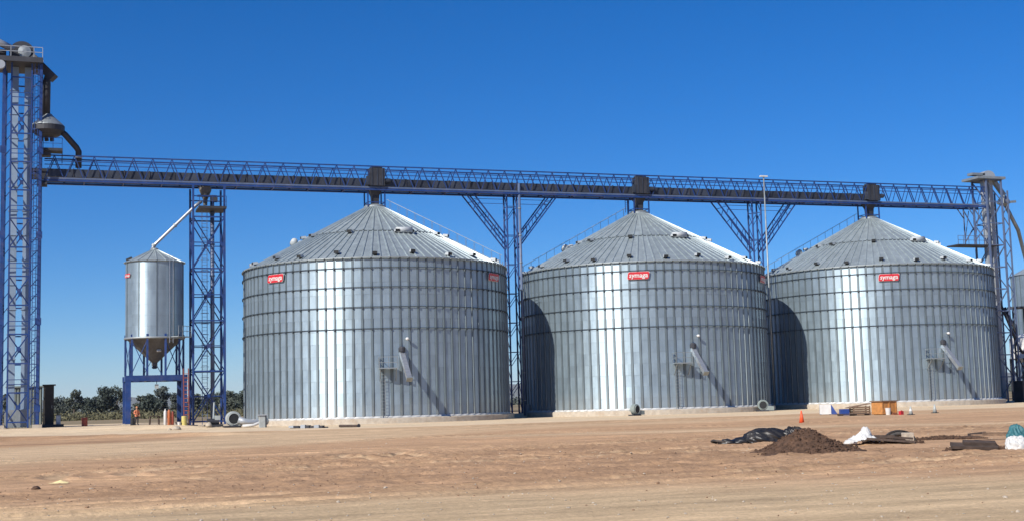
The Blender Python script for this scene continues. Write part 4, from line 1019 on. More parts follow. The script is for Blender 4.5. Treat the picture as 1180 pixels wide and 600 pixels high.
# ------------------------------------------------------------------ the worker
def make_person(x, y, rz, label):
    g = H(x, y)
    root = thing('person', (x, y, g), label, 'person', rz=rz)
    J = {'pel': (0,0,.93), 'spi': (0,.01,1.10), 'che': (0,0,1.30), 'nek': (0,-.01,1.47), 'hd0': (0,-.02,1.56), 'hd1': (0,-.03,1.68),
         'hl': (.09,0,.90), 'kl': (.11,-.04,.50), 'al': (.12,.0,.09), 'tl': (.13,-.16,.035), 'hr': (-.09,0,.90), 'kr': (-.10,.02,.50), 'ar': (-.11,.09,.09), 'tr': (-.13,-.06,.035),
         'sl': (.18,0,1.38), 'el': (.27,.02,1.12), 'wl': (.27,-.10,.90), 'pl': (.265,-.14,.82), 'sr': (-.18,0,1.38), 'er': (-.30,-.02,1.14), 'wr': (-.20,-.22,1.05), 'pr': (-.14,-.27,1.03)}
    E_ = ['pel-spi','spi-che','che-nek','nek-hd0','hd0-hd1','pel-hl','hl-kl','kl-al','al-tl','pel-hr','hr-kr','kr-ar','ar-tr','che-sl','sl-el','el-wl','wl-pl','che-sr','sr-er','er-wr','wr-pr']
    RD = {'pel': .14, 'spi': .13, 'che': .15, 'nek': .06, 'hd0': .085, 'hd1': .085, 'hl': .095, 'kl': .065, 'al': .045, 'tl': .04, 'sl': .065, 'el': .048, 'wl': .034, 'pl': .035}
    for a in ('hr','kr','ar','tr','sr','er','wr','pr'): RD[a] = RD[a[0]+'l']
    ks = list(J); me = bpy.data.meshes.new('body'); me.from_pydata([J[k] for k in ks], [tuple(ks.index(q) for q in e.split('-')) for e in E_], [])
    t = bpy.data.objects.new('body_source', me); col.objects.link(t)
    md = t.modifiers.new('skin', 'SKIN'); t.modifiers.new('sub', 'SUBSURF').levels = 1
    for i, k in enumerate(ks):
        sv = me.skin_vertices[0].data[i]; sv.radius = (RD[k], RD[k]*(0.72 if k in ('pel','spi','che') else 1)); sv.use_root = k == 'pel'
    bpy.context.view_layer.update()
    m2 = bpy.data.meshes.new_from_object(t.evaluated_get(bpy.context.evaluated_depsgraph_get())); bpy.data.objects.remove(t)
    m2.name = 'body'; m2.materials.clear(); m2.materials.append(MATS['skin'])
    body = ob('body', m2, root)
    co = [v.co.copy() for v in m2.vertices]; no = [v.normal.copy() for v in m2.vertices]
    def cloth(name, cond, m, off):
        fs_ = [tuple(p.vertices) for p in m2.polygons if cond(p.center)]; used = sorted({i for q in fs_ for i in q}); ix = {i: k for k, i in enumerate(used)}
        ob(name, me_from(name, [co[i]+no[i]*off for i in used], [tuple(ix[i] for i in q) for q in fs_], m, True), body)
    cloth('jacket', lambda c: .86 < c.z < 1.45 and not (abs(c.x) > .2 and c.z < .95) and not (c.y < -.17 and c.x < -.1), 'vest', 0.018)
    cloth('trousers', lambda c: c.z <= .92 and c.z > .1 and abs(c.x) < .2, 'trousers', 0.014)
    cloth('boots', lambda c: c.z <= .13, 'trousers', 0.02)
    b = MB(); b.lathe([(.115, 0), (.118, .02), (.105, .08), (.06, .125), (.0, .135)], 14, (0, -.03, 1.67)); b.lathe([(.14, 0), (.14, .012)], 14, (0, -.05, 1.665)); b.build('helmet', 'helmet', root, smooth=True)
    b = MB(); b.lathe([(0.012, 0), (0.02, 0.02), (0.012, 0.04)], 6, (0, -.125, 1.60)); b.build('nose', 'skin', body)
make_person(-24.65, -4.2, 0.5, 'worker in orange jacket and dark trousers standing by the portal frame leg')
dd = thing('black_drum', (-25.02, -4.1, H(-25.02, -4.1)), 'short black drum right beside the worker in orange', 'drum')
b = MB(); b.lathe([(0.2, 0), (0.22, 0.04), (0.2, 0.07), (0.2, 0.3), (0.22, 0.33), (0.2, 0.36), (0.2, 0.62)], 14); b.build('shell', 'black_plastic', dd); b = MB(); b.lathe([(0.17, 0.6), (0.17, 0.64), (0.05, 0.66)], 12); b.build('lid', 'black_plastic', dd)
tbq = thing('work_trestle', (-23.0, -4.0, H(-23, -4)), 'dark trestle table under the hopper silo', 'table')
b = MB(); b.box((0, 0, 0.82), (0.95, 0.5, 0.07)); b.build('top', 'timber_dark', tbq)
for sx in (-1, 1):
    for sy in (-1, 1): strut('leg', (sx*0.44, sy*0.22, 0), (sx*0.38, sy*0.15, 0.8), 0.09, 'timber_dark', tbq)
    b = MB(); b.box((sx*0.42, 0, 0.3), (0.16, 0.4, 0.35)); b.build('tool_box', 'timber_dark', tbq)
def cylinder_bottle(x, y, m, hh, label, capm='dark_steel'):
    c = thing('gas_cylinder', (x, y, H(x, y)), label, 'gas cylinder', 'gas cylinders by the portal frame')
    b = MB(); b.lathe([(0.13, 0), (0.15, 0.03), (0.15, hh-0.3), (0.13, hh-0.18), (0.07, hh-0.08), (0.05, hh-0.05)], 14); b.build('body', m, c, smooth=True)
    b = MB(); b.lathe([(0.06, hh-0.06), (0.06, hh+0.02), (0.03, hh+0.06)], 10); b.build('valve_cap', capm, c)
cylinder_bottle(-21.98, -4.0, 'white_paint', 1.5, 'pale grey gas cylinder, first of the three by the portal frame', 'white_paint')
cylinder_bottle(-21.62, -4.05, 'orange', 1.55, 'orange gas cylinder between the pale and dark red ones')
cylinder_bottle(-21.30, -3.95, 'red_brown', 1.4, 'dark red gas cylinder, last of the three by the portal frame')
yb = thing('yellow_drum', (-20.2, -4.0, H(-20.2, -4)), 'yellow drum at the foot of the orange ladder', 'drum')
b = MB(); b.lathe([(0.24, 0), (0.27, 0.04), (0.25, 0.08), (0.25, 0.4), (0.27, 0.43), (0.25, 0.46), (0.25, 0.9), (0.22, 0.94)], 16); b.build('shell', 'yellow', yb); b = MB(); b.lathe([(0.05, 0.93), (0.05, 0.98)], 8, (0.1, 0, 0)); b.build('bung', 'dark_steel', yb)
wb_ = thing('white_bucket', (-20.68, -4.1, H(-20.68, -4.1)), 'small white bucket beside the yellow drum', 'bucket')
b = MB(); b.lathe([(0.13, 0), (0.17, 0.34), (0.185, 0.36), (0.15, 0.35), (0.12, 0.05)], 14); b.build('pail', 'white_paint', wb_); b = MB(); b.tube([(0.17*math.cos(a), 0, 0.34-0.14*math.sin(a)) for a in [PI*k/8 for k in range(9)]], 0.012, 5); b.build('handle', 'zinc_tube', wb_)

# ------------------------------------------------------------------ aeration fans
def fan_unit(x, y, rz, label, m='fan_green', s=1.0, duct=1.6):
    f_ = thing('aeration_fan', (x, y, H(x, y)), label, 'fan', 'aeration fans at the silo feet', rz)
    b = MB(); Mx = Matrix.Rotation(PI/2, 3, 'X'); b.lathe([(0.62*s, -0.3*s), (0.66*s, -0.28*s), (0.66*s, 0.28*s), (0.62*s, 0.3*s)], 24, (0, 0, 0.78*s), Mx); hsg = b.build('housing', m, f_)
    b = MB(); b.lathe([(0.52*s, 0), (0.52*s, 0.10*s), (0.47*s, 0.10*s), (0.45*s, 0.02*s)], 20, (0, -0.30*s, 0.78*s), Mx); b.build('inlet_ring', m, hsg)
    b = MB(); b.lathe([(0.46*s, 0), (0.46*s, 0.03)], 20, (0, -0.33*s, 0.78*s), Mx); b.build('inlet_opening', 'vent_dark', hsg)
    b = MB(); b.add([(0.1*s, -.28*s, 0.14*s), (0.1*s, .28*s, 0.14*s), (0.1*s, .28*s, 0.72*s), (0.1*s, -.28*s, 0.72*s), (duct, -.45*s, 0.12*s), (duct, .45*s, 0.12*s), (duct, .45*s, 0.6*s), (duct, -.45*s, 0.6*s)], [(0,1,2,3), (7,6,5,4), (0,4,5,1), (1,5,6,2), (2,6,7,3), (3,7,4,0)]); b.build('outlet_duct', m, f_)
    b = MB(); b.box((-0.1*s, 0, 0.08*s), (1.5*s, 0.9*s, 0.16*s)); b.build('base_frame', 'dark_steel', f_)
    b = MB(); b.lathe([(0.2*s, 0.3*s), (0.22*s, 0.34*s), (0.22*s, 0.85*s), (0.15*s, 0.9*s)], 14, (0, 0, 0.78*s), Matrix.Rotation(-PI/2, 3, 'X')); b.build('motor', 'grey_paint', f_)
    return f_
fan_unit(-16.2, -9.6, 0.1, 'round inlet fan on a skid in front of the support tower', 'grey_paint', 1.05, 1.5)
fan_unit(22.9, -14.7, 0.5, 'grey green aeration fan against the foot of the middle silo, in full sun', 'fan_green', 0.8, 1.1)
fan_unit(38.3, -13.2, -0.4, 'pale aeration fan where the middle silo meets the shadow of the gap', 'fan_green', 0.85, 1.1)
bxx = thing('junction_box', (17.2, 1.0, 0), 'grey metal box standing in the dark gap beside the nearer mast', 'box')
b = MB(); b.box((0, 0, 0.75), (1.15, 0.8, 1.3)); b.build('body', 'grey_paint', bxx); b = MB(); b.box((0, -0.42, 0.8), (0.9, 0.03, 0.95)); b.build('door', 'casing', bxx); b = MB(); b.box((0, 0, 0.07), (1.3, 0.9, 0.16)); b.build('plinth', 'concrete', bxx)
dk = thing('air_duct', (-14.9, -10.4, H(-14.9, -10.4)), 'white bent air duct lying between the skid fan and first silo', 'duct')
b = MB(); b.tube([(-0.9, 0.2, 0.75), (-0.3, 0.1, 0.55), (0.5, 0, 0.45), (1.1, 0.3, 0.5), (1.8, 1.2, 0.5)], [0.32, 0.30, 0.26, 0.3, 0.36], 12); b.build('pipe', 'casing', dk, smooth=True)
b = MB(); b.tube([(-0.7, -1.3, 0.16), (0.3, -1.2, 0.2), (1.0, -1.0, 0.45), (1.5, -0.7, 0.55)], 0.14, 10); b.build('hose', 'white_sack', dk, smooth=True)
cbx = thing('control_pedestal', (-14.1, -14.0, H(-14.1, -14)), 'grey stand with flat top in front of the first silo edge', 'stand')
b = MB(); b.box((-0.05, 0, 0.55), (0.52, 0.5, 1.1)); b.build('body', 'grey_paint', cbx); b = MB(); b.box((0, 0, 1.14), (0.86, 0.7, 0.09)); b.build('top', 'casing', cbx); b = MB(); b.box((0.28, -0.1, 0.55), (0.12, 0.4, 1.1)); b.build('side_panel', 'dark_steel', cbx)
sk = thing('skid_machine', (-17.9, -8.6, H(-17.9, -8.6)), 'dark compressor on a low skid beside the round inlet fan', 'machine')
b = MB(); b.box((0, 0, 0.12), (1.7, 0.9, 0.2)); b.build('skid', 'dark_steel', sk); b = MB(); b.tube([(-0.6, 0, 0.5), (0.5, 0, 0.5)], 0.28, 12); b.build('tank', 'dark_steel', sk); b = MB(); b.box((0.35, 0, 0.85), (0.5, 0.5, 0.4)); b.build('motor', 'grey_paint', sk)
b = MB(); b.tube([(0.0, 0.2, 0.7), (0.1, 0.3, 2.3)], 0.09, 8); b.build('stack', 'zinc_dull', sk)
bl = thing('sand_ball', (-18.45, -9.6, H(-18.45, -9.6)), 'round ochre boulder by the leg of the support tower', 'boulder')

# ------------------------------------------------------------------ lumpy things
def lump(name, size, m, parent=None, loc=(0,0,0), seed=0, sub=3, amp=0.25, freq=1.6, flat=True, rz=0.0, fold=0.0):
    bm = bmesh.new(); bmesh.ops.create_icosphere(bm, subdivisions=sub, radius=1.0)
    for v in bm.verts:
        p = v.co
        n = float(fbm(np.array([p.x*freq+seed*3.1+p.z*1.7]), np.array([p.y*freq-seed*1.7+p.z*0.9]), 200+seed, 4)[0])-0.5
        cr_ = abs(float(fbm(np.array([p.x*3.1+seed+p.z*2.3]), np.array([p.y*3.3-p.z*1.9]), 260+seed, 3)[0])-0.5)
        r = 1+amp*2*n+fold*math.sin(9*math.atan2(p.y, p.x)+6*p.z+seed)-fold*22*max(0, 0.10-cr_)
        q = Vector((p.x*r*size[0], p.y*r*size[1], p.z*r*size[2]))
        if flat and q.z < -0.25*size[2]: q.z = -0.25*size[2]
        v.co = q
    me = bpy.data.meshes.new(name); bm.to_mesh(me); bm.free(); me.materials.append(MATS[m]); me.polygons.foreach_set('use_smooth', [True]*len(me.polygons))
    return ob(name, me, parent, Vector(loc)+Vector((0, 0, 0.24*size[2] if flat else 0)), rz)
lump('stone', (0.30, 0.28, 0.34), 'stone', bl, (0, 0, 0.06), 3, 3, 0.12)

# traffic cones
def cone(x, y, m, hh, label, stripe='white_paint', base='rubber', tip=None):
    c = thing('traffic_cone', (x, y, H(x, y)-0.01), label, 'traffic cone', 'traffic cones in the yard')
    b = MB(); b.box((0, 0, 0.03), (0.40, 0.40, 0.06)); b.build('base', base, c)
    b = MB(); b.lathe([(0.16, 0.05), (0.035, hh), (0.02, hh)], 18); q = b.build('body', m, c, smooth=True)
    t0 = 0.45; t1 = 0.66; rr = lambda t: 0.16+(0.035-0.16)*t+0.004
    b = MB(); b.lathe([(rr(t0), 0.05+(hh-0.05)*t0), (rr(t1), 0.05+(hh-0.05)*t1)], 18, caps=False); b.build('stripe', stripe, q)
cone(11.1, -65.0, 'cone_orange', 0.78, 'orange traffic cone with dark base behind the dirt pile', 'cone_orange', 'red_brown')
cone(25.4, -56.2, 'grey_paint', 0.62, 'small grey cone nearer to the orange plywood box')
cone(29.7, -53.2, 'grey_paint', 0.66, 'small grey cone farther from the orange plywood box', 'grey_paint')

# dark soil heap in front
def heap(x, y, rx, ry, hh, m, name, label, seed):
    g = H(x, y); n = 90; v = []; f = []
    gx, gy_ = np.meshgrid(np.linspace(-1.5, 1.5, n), np.linspace(-1.4, 1.4, n))
    X = gx*rx; Y = gy_*ry
    wx = 0.25*(fbm(X*0.8, Y*0.8, seed, 3)-0.5); prof = np.hypot(gx+wx, gy_+0.2*wx)
    h = np.clip(1-prof, 0, None)**1.1
    h2 = 0.42*np.clip(1-np.hypot((gx-0.55)/0.75, gy_/0.8), 0, None)+0.12*np.clip(1-np.hypot((gx+0.75)/0.55, (gy_+.1)/0.6), 0, None)
    h = np.maximum(h, h2*0.9)
    z = hh*h+h**0.25*(fbm(X*3.5, Y*3.5, seed+5, 4, 0.65)-0.5)*0.30*hh+h**0.5*(fbm(X*11, Y*11, seed+9, 3, .6)-0.5)*0.13*hh
    zz = height(X.ravel()+x, Y.ravel()+y).reshape(n, n)-g
    zz = np.where(h > 0.012, zz+np.maximum(z, -0.01), zz-0.04)
    v = np.stack([X.ravel(), Y.ravel(), zz.ravel()], 1).tolist()
    f = [(j*n+i, j*n+i+1, (j+1)*n+i+1, (j+1)*n+i) for j in range(n-1) for i in range(n-1)]
    root = thing(name, (x, y, g), label, 'dirt pile')
    ob('mound', me_from('mound', v, f, m, True), root)
    # clods lying on it
    r_ = random.Random(seed); cv_ = []; cf = []
    ic = bmesh.new(); bmesh.ops.create_icosphere(ic, subdivisions=1, radius=1); iv = [q.co.copy() for q in ic.verts]; fi = [tuple(q.index for q in p.verts) for p in ic.faces]; ic.free()
    for k in range(1300):
        a = r_.uniform(0, 2*PI); rr = r_.random()**0.6*1.12; px, py = rr*math.cos(a), rr*math.sin(a)
        i = int((px+1.5)/3*(n-1)); j = int((py+1.4)/2.8*(n-1)); 
        if not (0 <= i < n and 0 <= j < n) or h[j, i] < 0.004: continue
        s_ = r_.uniform(0.012, 0.04)*(1.5 if r_.random() < 0.12 else 1); o = len(cv_); sq = [r_.uniform(0.6, 1.4) for _ in range(3)]; Mq = Matrix.Rotation(r_.uniform(0, 6), 3, (r_.random(), r_.random(), r_.random()+.1))
        for q in iv: cv_.append(Vector((px*rx, py*ry, zz[j, i]+s_*0.4))+Mq @ Vector((q.x*sq[0], q.y*sq[1], q.z*sq[2]))*s_*r_.uniform(0.8, 1.15))
        cf += [tuple(q+o for q in p) for p in fi]
    tag(ob('clods', me_from('clods', cv_, cf, m), root), kind='stuff')
    return root
hp = heap(-11.3, -101.6, 1.38, 0.95, 0.74, 'pile_soil', 'dirt_pile', 'dark brown heap of loose soil in the open yard', 300)
hp.rotation_euler.z = -0.34

# black plastic sheeting behind the heap
bt = thing('black_tarp', (-8.0, -93.6, H(-8, -93.6)), 'crumpled black plastic sheeting bundle behind the brown dirt heap', 'tarp')
bt.rotation_euler.z = -0.33
lump('bundle', (0.86, 0.5, 0.42), 'black_plastic', bt, (0.05, 0, 0), 11, 5, 0.16, 1.4, fold=0.035)
lump('bundle', (0.48, 0.4, 0.44), 'black_plastic', bt, (1.0, -0.1, 0), 12, 5, 0.25, 2.0, fold=0.05)
lump('bundle', (0.40, 0.3, 0.18), 'black_plastic', bt, (-0.85, 0, 0), 13, 3, 0.3, 2.4, fold=0.03)
lump('bundle', (0.35, 0.25, 0.14), 'black_plastic', bt, (-1.35, -0.1, 0), 14, 3, 0.3, 2.4, fold=0.03)
b = MB(); b.tube([(-1.2, -0.2, 0.06), (-1.6, -0.25, 0.10), (-1.85, -0.15, 0.14), (-1.9, 0.0, 0.10), (-1.7, 0.1, 0.05)], 0.045, 6); b.build('hose_end', 'rubber', bt, smooth=True)
# white tarp
wtp = thing('white_tarp', (-7.1, -98.4, H(-7.1, -98.4)), 'crumpled white sheet peaked like a tent beside the dirt heap', 'tarp')
def sheet(name, sx, sy, hh, px, py, m, parent, seed, n=36, sharp=1.0):
    gx, gy_ = np.meshgrid(np.linspace(-1, 1, n), np.linspace(-1, 1, n))
    d = np.hypot((gx-px)*1.0, (gy_-py)*0.9); z = hh*np.clip(1-d*sharp, 0, None)**1.15
    z = z*(0.75+0.5*fbm(gx*2.2, gy_*2.2, seed+1, 3))+0.28*hh*(np.abs(fbm(gx*3.2, gy_*3.2, seed, 4)-0.5)*2.2)+0.10*hh*np.abs(np.sin(7*np.arctan2(gy_-py, gx-px)))*np.clip(1-d*0.7, 0, 1)
    ed = 1+0.25*(fbm(gx*1.5+9, gy_*1.5, seed+3, 2)-0.5)
    v = np.stack([(gx*sx*ed).ravel(), (gy_*sy*ed).ravel(), (z+0.02).ravel()], 1).tolist()
    f = [(j*n+i, j*n+i+1, (j+1)*n+i+1, (j+1)*n+i) for j in range(n-1) for i in range(n-1)]
    return ob(name, me_from(name, v, f, m, True), parent)
wtp.rotation_euler.z = -0.35
sheet('fabric', 0.50, 0.40, 0.34, -0.1, 0.1, 'white_sack', wtp, 401, 60, 0.75)
lump('fold', (0.20, 0.18, 0.34), 'white_sack', wtp, (0.02, 0.05, 0.08), 24, 4, 0.3, 2.2, fold=0.05)
lump('fold', (0.22, 0.18, 0.12), 'white_sack', wtp, (-0.5, -0.15, 0), 22, 3, 0.3, 2.2)

def plank(name, x, y, L, wd, th, rz, pitch, m, label, z=0.0, roll=0.0):
    p = thing(name, (x, y, H(x, y)+0.01), label, 'timber', rz=rz)
    M = Matrix.Rotation(pitch, 3, 'Y') @ Matrix.Rotation(roll, 3, 'X')
    b = MB(); b.box((0, 0, z+th/2+abs(math.sin(pitch))*L/2), (L, wd, th), 0, M); b.build('board', m, p)
    b = MB(); b.box((L*0.12, wd*0.1, z+th*1.6+abs(math.sin(pitch))*L/2+0.004), (L*0.7, wd*0.6, th), 0.06, M); b.build('board', m, p)
plank('board_pair', -6.55, -99.0, 1.5, 0.26, 0.07, -0.5, 0.09, 'timber_dark', 'dark boards lying in front of the white tent shaped sheet')
plank('board_pair', -6.0, -97.6, 1.1, 0.2, 0.12, -0.30, 0.02, 'timber_dark', 'dark beam between the white sheet and the half buried tyre')
plank('board_pair', -1.55, -96.8, 0.85, 0.3, 0.07, -0.4, -0.08, 'timber_dark', 'short dark plank lying alone between tyre and teal sack')
plank('board_pair', -2.5, -98.9, 1.3, 0.34, 0.05, -0.45, 0.03, 'timber', 'brown plank half hidden behind the teal sack', 0.10)
plank('board_pair', -7.5, -104.25, 1.25, 0.35, 0.08, -0.55, 0.05, 'timber_dark', 'low dark scrap boards in front of the teal sack', 0.02, 0.3)
h2_ = heap(-6.35, -98.75, 0.95, 0.30, 0.20, 'pile_soil', 'scrap_mound', 'low dark streak of soil and scrap beside the white sheet', 320); h2_.rotation_euler.z = -0.42
h3_ = heap(-7.35, -104.1, 0.75, 0.28, 0.20, 'pile_soil', 'scrap_mound', 'low dark streak of soil and scrap by the teal sack', 330); h3_.rotation_euler.z = -0.40
h4_ = heap(-2.9, -96.9, 1.3, 0.22, 0.10, 'pile_soil', 'scrap_mound', 'thin dark ridge of soil running past the half buried tyre', 340); h4_.rotation_euler.z = -0.42
# half buried tyre
ty = thing('tyre_remnant', (-4.35, -96.4, H(-4.35, -96.4)), 'half buried black tyre lying beside a pale block', 'tyre', rz=-0.4)
v = []; f = []; n = 28; m_ = 10
for k in range(n+1):
    a = PI*k/n
    for j in range(m_):
        q = 2*PI*j/m_; rr = 0.34+0.12*math.cos(q); v.append((rr*math.cos(a)*1.1, 0.15*math.sin(q)-0.1*math.cos(a), rr*math.sin(a)*0.85-0.06))
for k in range(n):
    for j in range(m_): f.append((k*m_+j, (k+1)*m_+j, (k+1)*m_+(j+1) % m_, k*m_+(j+1) % m_))
ob('carcass', me_from('carcass', v, f, 'rubber', True), ty)
v = []; f = []
for k in range(22):
    a = PI*(k+0.5)/22; b0 = MB(); b0.box((0.465*math.cos(a)*1.1, -0.1*math.cos(a), 0.465*math.sin(a)*0.85-0.06), (0.03, 0.26, 0.05), 0, Matrix.Rotation(-a, 3, 'Y')); o = len(v); v += b0.v; f += [tuple(i+o for i in q) for q in b0.f]
tag(ob('tread', me_from('tread', v, f, 'rubber'), ty), kind='stuff')
pbk = thing('pale_block', (-4.55, -97.15, H(-4.55, -97.15)), 'pale concrete block in front of the half buried tyre', 'block', rz=-0.2)
b = MB(); b.box((0, 0, 0.14), (0.34, 0.3, 0.30)); bk = b.build('block', 'stone', pbk)
md = bk.modifiers.new('bevel', 'BEVEL'); md.width = 0.03; md.segments = 2
# sacks at the right edge
ws = thing('white_sack', (-6.3, -104.6, H(-6.3, -104.6)), 'white sack slumped at the right edge of the picture', 'sack', rz=-0.4)
lump('bag', (0.30, 0.26, 0.34), 'white_sack', ws, (-0.05, 0, 0), 31, 5, 0.28, 2.2, fold=0.04)
lump('bag_flap', (0.26, 0.24, 0.20), 'white_sack', ws, (0.4, -0.05, 0), 33, 4, 0.3, 2, fold=0.05)
ts = thing('teal_sack', (-6.05, -104.2, H(-6.05, -104.2)), 'dark teal sack leaning over the white sack', 'sack', rz=-0.4)
lump('bag', (0.27, 0.24, 0.44), 'teal_sack', ts, (0.08, 0, 0.06), 35, 5, 0.28, 2.0, fold=0.05)
lump('bag_neck', (0.16, 0.14, 0.16), 'teal_sack', ts, (0.12, 0.02, 0.42), 36, 3, 0.25, 2, fold=0.03)
# items by the last silo
pw = thing('plywood_box', (25.3, -53.2, H(25.3, -53.2)), 'orange brown plywood box standing in the yard before the last silo', 'box', rz=0.5-0.35)
b = MB(); b.box((0, 0, 0.5), (1.45, 1.05, 0.9)); bd = b.build('body', 'plywood', pw)
for x in (-0.66, 0, 0.66): b = MB(); b.box((x, -0.545, 0.5), (0.12, 0.04, 0.9)); b.build('batten', 'plywood', bd)
b = MB(); b.box((0, 0, 0.99), (1.62, 1.2, 0.07)); b.build('lid', 'timber', pw)
for x in (-0.5, 0.5): b = MB(); b.box((x, 0, 0.03), (0.12, 1.0, 0.10)); b.build('skid', 'timber_dark', pw)
cr = thing('timber_crate', (24.3, -51.6, H(24.3, -51.6)), 'low brown slatted crate leaning beside the plywood box', 'crate', rz=-0.2)
for k in range(4): b = MB(); b.box((0, -0.4, 0.10+k*0.16), (1.3, 0.04, 0.12)); b.build('slat', 'timber', cr)
for k in range(4): b = MB(); b.box((0, 0.4, 0.10+k*0.16), (1.3, 0.04, 0.12)); b.build('slat', 'timber', cr)
for x in (-0.62, 0.62):
    for y in (-0.35, 0.35): strut('corner_post', (x, y, 0), (x, y, 0.68), 0.07, 'timber', cr)
b = MB(); b.box((-0.15, 0, 0.70), (1.7, 0.8, 0.05), 0, Matrix.Rotation(-0.16, 3, 'Y')); b.build('loose_board', 'timber', cr)
pp = thing('pallet', (23.1, -52.6, H(23.1, -52.6)), 'dark flat pallet lying between white and plywood boxes', 'pallet', rz=-0.3)
for k in range(5): b = MB(); b.box((0, -0.5+k*0.25, 0.14), (2.2, 0.16, 0.035)); b.build('deck_board', 'timber_dark', pp)
for x in (-1.0, 0, 1.0): b = MB(); b.box((x, 0, 0.06), (0.12, 1.1, 0.12)); b.build('bearer', 'timber_dark', pp)
bb_ = thing('blue_crate', (22.95, -51.6, H(22.95, -51.6)+0.02), 'small blue plastic crate standing behind the dark pallet', 'crate', rz=-0.2)
b = MB(); b.box((0, 0, 0.06), (0.62, 0.42, 0.06)); b.build('bottom', 'blue_plastic', bb_)
for sx, sy, lx, ly in ((0, -0.2, 0.62, 0.03), (0, 0.2, 0.62, 0.03), (-0.3, 0, 0.03, 0.42), (0.3, 0, 0.03, 0.42)): b = MB(); b.box((sx, sy, 0.28), (lx, ly, 0.40)); b.build('side', 'blue_plastic', bb_)
cbn = thing('white_cabinet', (24.9, -46.3, H(24.9, -46.3)), 'white box with slanted blue side panel near the orange cone', 'box', rz=-0.5)
b = MB(); b.box((-0.15, 0, 0.42), (0.85, 0.7, 0.75)); b.build('body', 'white_paint', cbn)
b = MB(); b.add([(0.29, -.36, 0.04), (0.29, .36, 0.04), (0.29, .36, 0.8), (0.29, -.36, 0.8), (0.75, -.36, 0.04), (0.75, .36, 0.04)], [(0,1,2,3), (0,3,4), (1,5,2), (3,2,5,4), (0,4,5,1)]); b.build('slanted_panel', 'blue_plastic', cbn)
for x in (-0.5, 0.2): b = MB(); b.box((x, 0, 0.03), (0.08, 0.6, 0.08)); b.build('foot', 'dark_steel', cbn)
wbk = thing('white_pail', (25.1, -53.95, H(25.1, -53.95)), 'white pail standing in front of the plywood box', 'bucket')
b = MB(); b.lathe([(0.16, 0), (0.20, 0.44), (0.215, 0.46), (0.17, 0.45)], 16); b.build('pail', 'white_paint', wbk); b = MB(); b.lathe([(0.21, 0.46), (0.21, 0.49), (0.05, 0.50)], 16); b.build('lid', 'white_paint', wbk)
rj = thing('red_jerrycan', (25.35, -55.15, H(25.35, -55.15)), 'small red can on the ground right of the plywood box', 'can', rz=0.3)
b = MB(); b.box((0, 0, 0.13), (0.34, 0.18, 0.26)); q = b.build('body', 'badge_red', rj); b = MB(); b.box((0.05, 0, 0.29), (0.16, 0.04, 0.05)); b.build('handle', 'badge_red', q)
rj2 = thing('rust_offcut', (25.2, -54.6, H(25.2, -54.6)), 'short rusty steel offcut between white pail and red can', 'scrap', rz=0.2)
b = MB(); b.box((0, 0, 0.03), (0.5, 0.22, 0.05)); b.box((0, 0, 0.11), (0.5, 0.04, 0.12)); b.build('section', 'rust', rj2)
# pipes and debris before the first silo
dp = thing('steel_offcuts', (-12.4, -27.2, H(-12.4, -27.2)), 'row of short dark steel offcuts on the sand before the first silo', 'scrap', rz=-0.95)
for k in range(8): b = MB(); b.box((-1.9+k*0.52, random.uniform(-.15, .15), 0.12+random.uniform(-.02, .06)), (0.42, 0.25, random.uniform(.14, .3)), random.uniform(-.5, .5)); b.build('offcut', 'dark_steel' if k % 3 else 'casing', dp)
b = MB(); b.bar((-2.1, 0.2, 0.06), (2.2, 0.15, 0.06), 0.1); b.build('rail', 'dark_steel', dp)
dp2 = thing('steel_pipe', (-9.4, -29.7, H(-9.4, -29.7)), 'single dark pipe lying on the sand before the first silo', 'pipe', rz=-1.28)
b = MB(); b.tube([(-1.6, 0, 0.11), (1.6, 0, 0.11)], 0.11, 12); b.build('pipe', 'timber_dark', dp2, smooth=False); b = MB(); b.lathe([(0.15, 0), (0.15, 0.06)], 12, (1.55, 0, 0.13), Matrix.Rotation(PI/2, 3, 'Y')); b.build('flange', 'dark_steel', dp2)
yp = thing('yellow_scrap', (-31.75, -100.6, H(-31.75, -100.6)), 'crumpled pale yellow scrap lying on the churned soil', 'litter', rz=-0.3)
o_ = sheet('paper', 0.24, 0.13, 0.07, 0.2, 0.1, 'yellow', yp, 411, 16)
o_.data.materials.clear(); mat('pale_yellow', (0.72, 0.60, 0.30), 0.8, var=0.1); o_.data.materials.append(MATS['pale_yellow'])
rk = thing('dark_clod', (-32.25, -102.3, H(-32.25, -102.3)), 'dark lump of soil near the yellow scrap', 'clod')
lump('clod', (0.10, 0.09, 0.06), 'pile_soil', rk, (0, 0, 0), 41, 3, 0.3, 2)
rk = thing('pale_rubble', (-21.6, -12.2, H(-21.6, -12.2)), 'pale lump of rubble on the sand slope below the hopper silo', 'rubble')
lump('stone', (0.4, 0.3, 0.28), 'stone', rk, (0, 0, 0), 43, 3, 0.25, 2); lump('stone', (0.2, 0.18, 0.14), 'stone', rk, (-0.6, 0.1, 0), 44, 2, 0.25, 2)

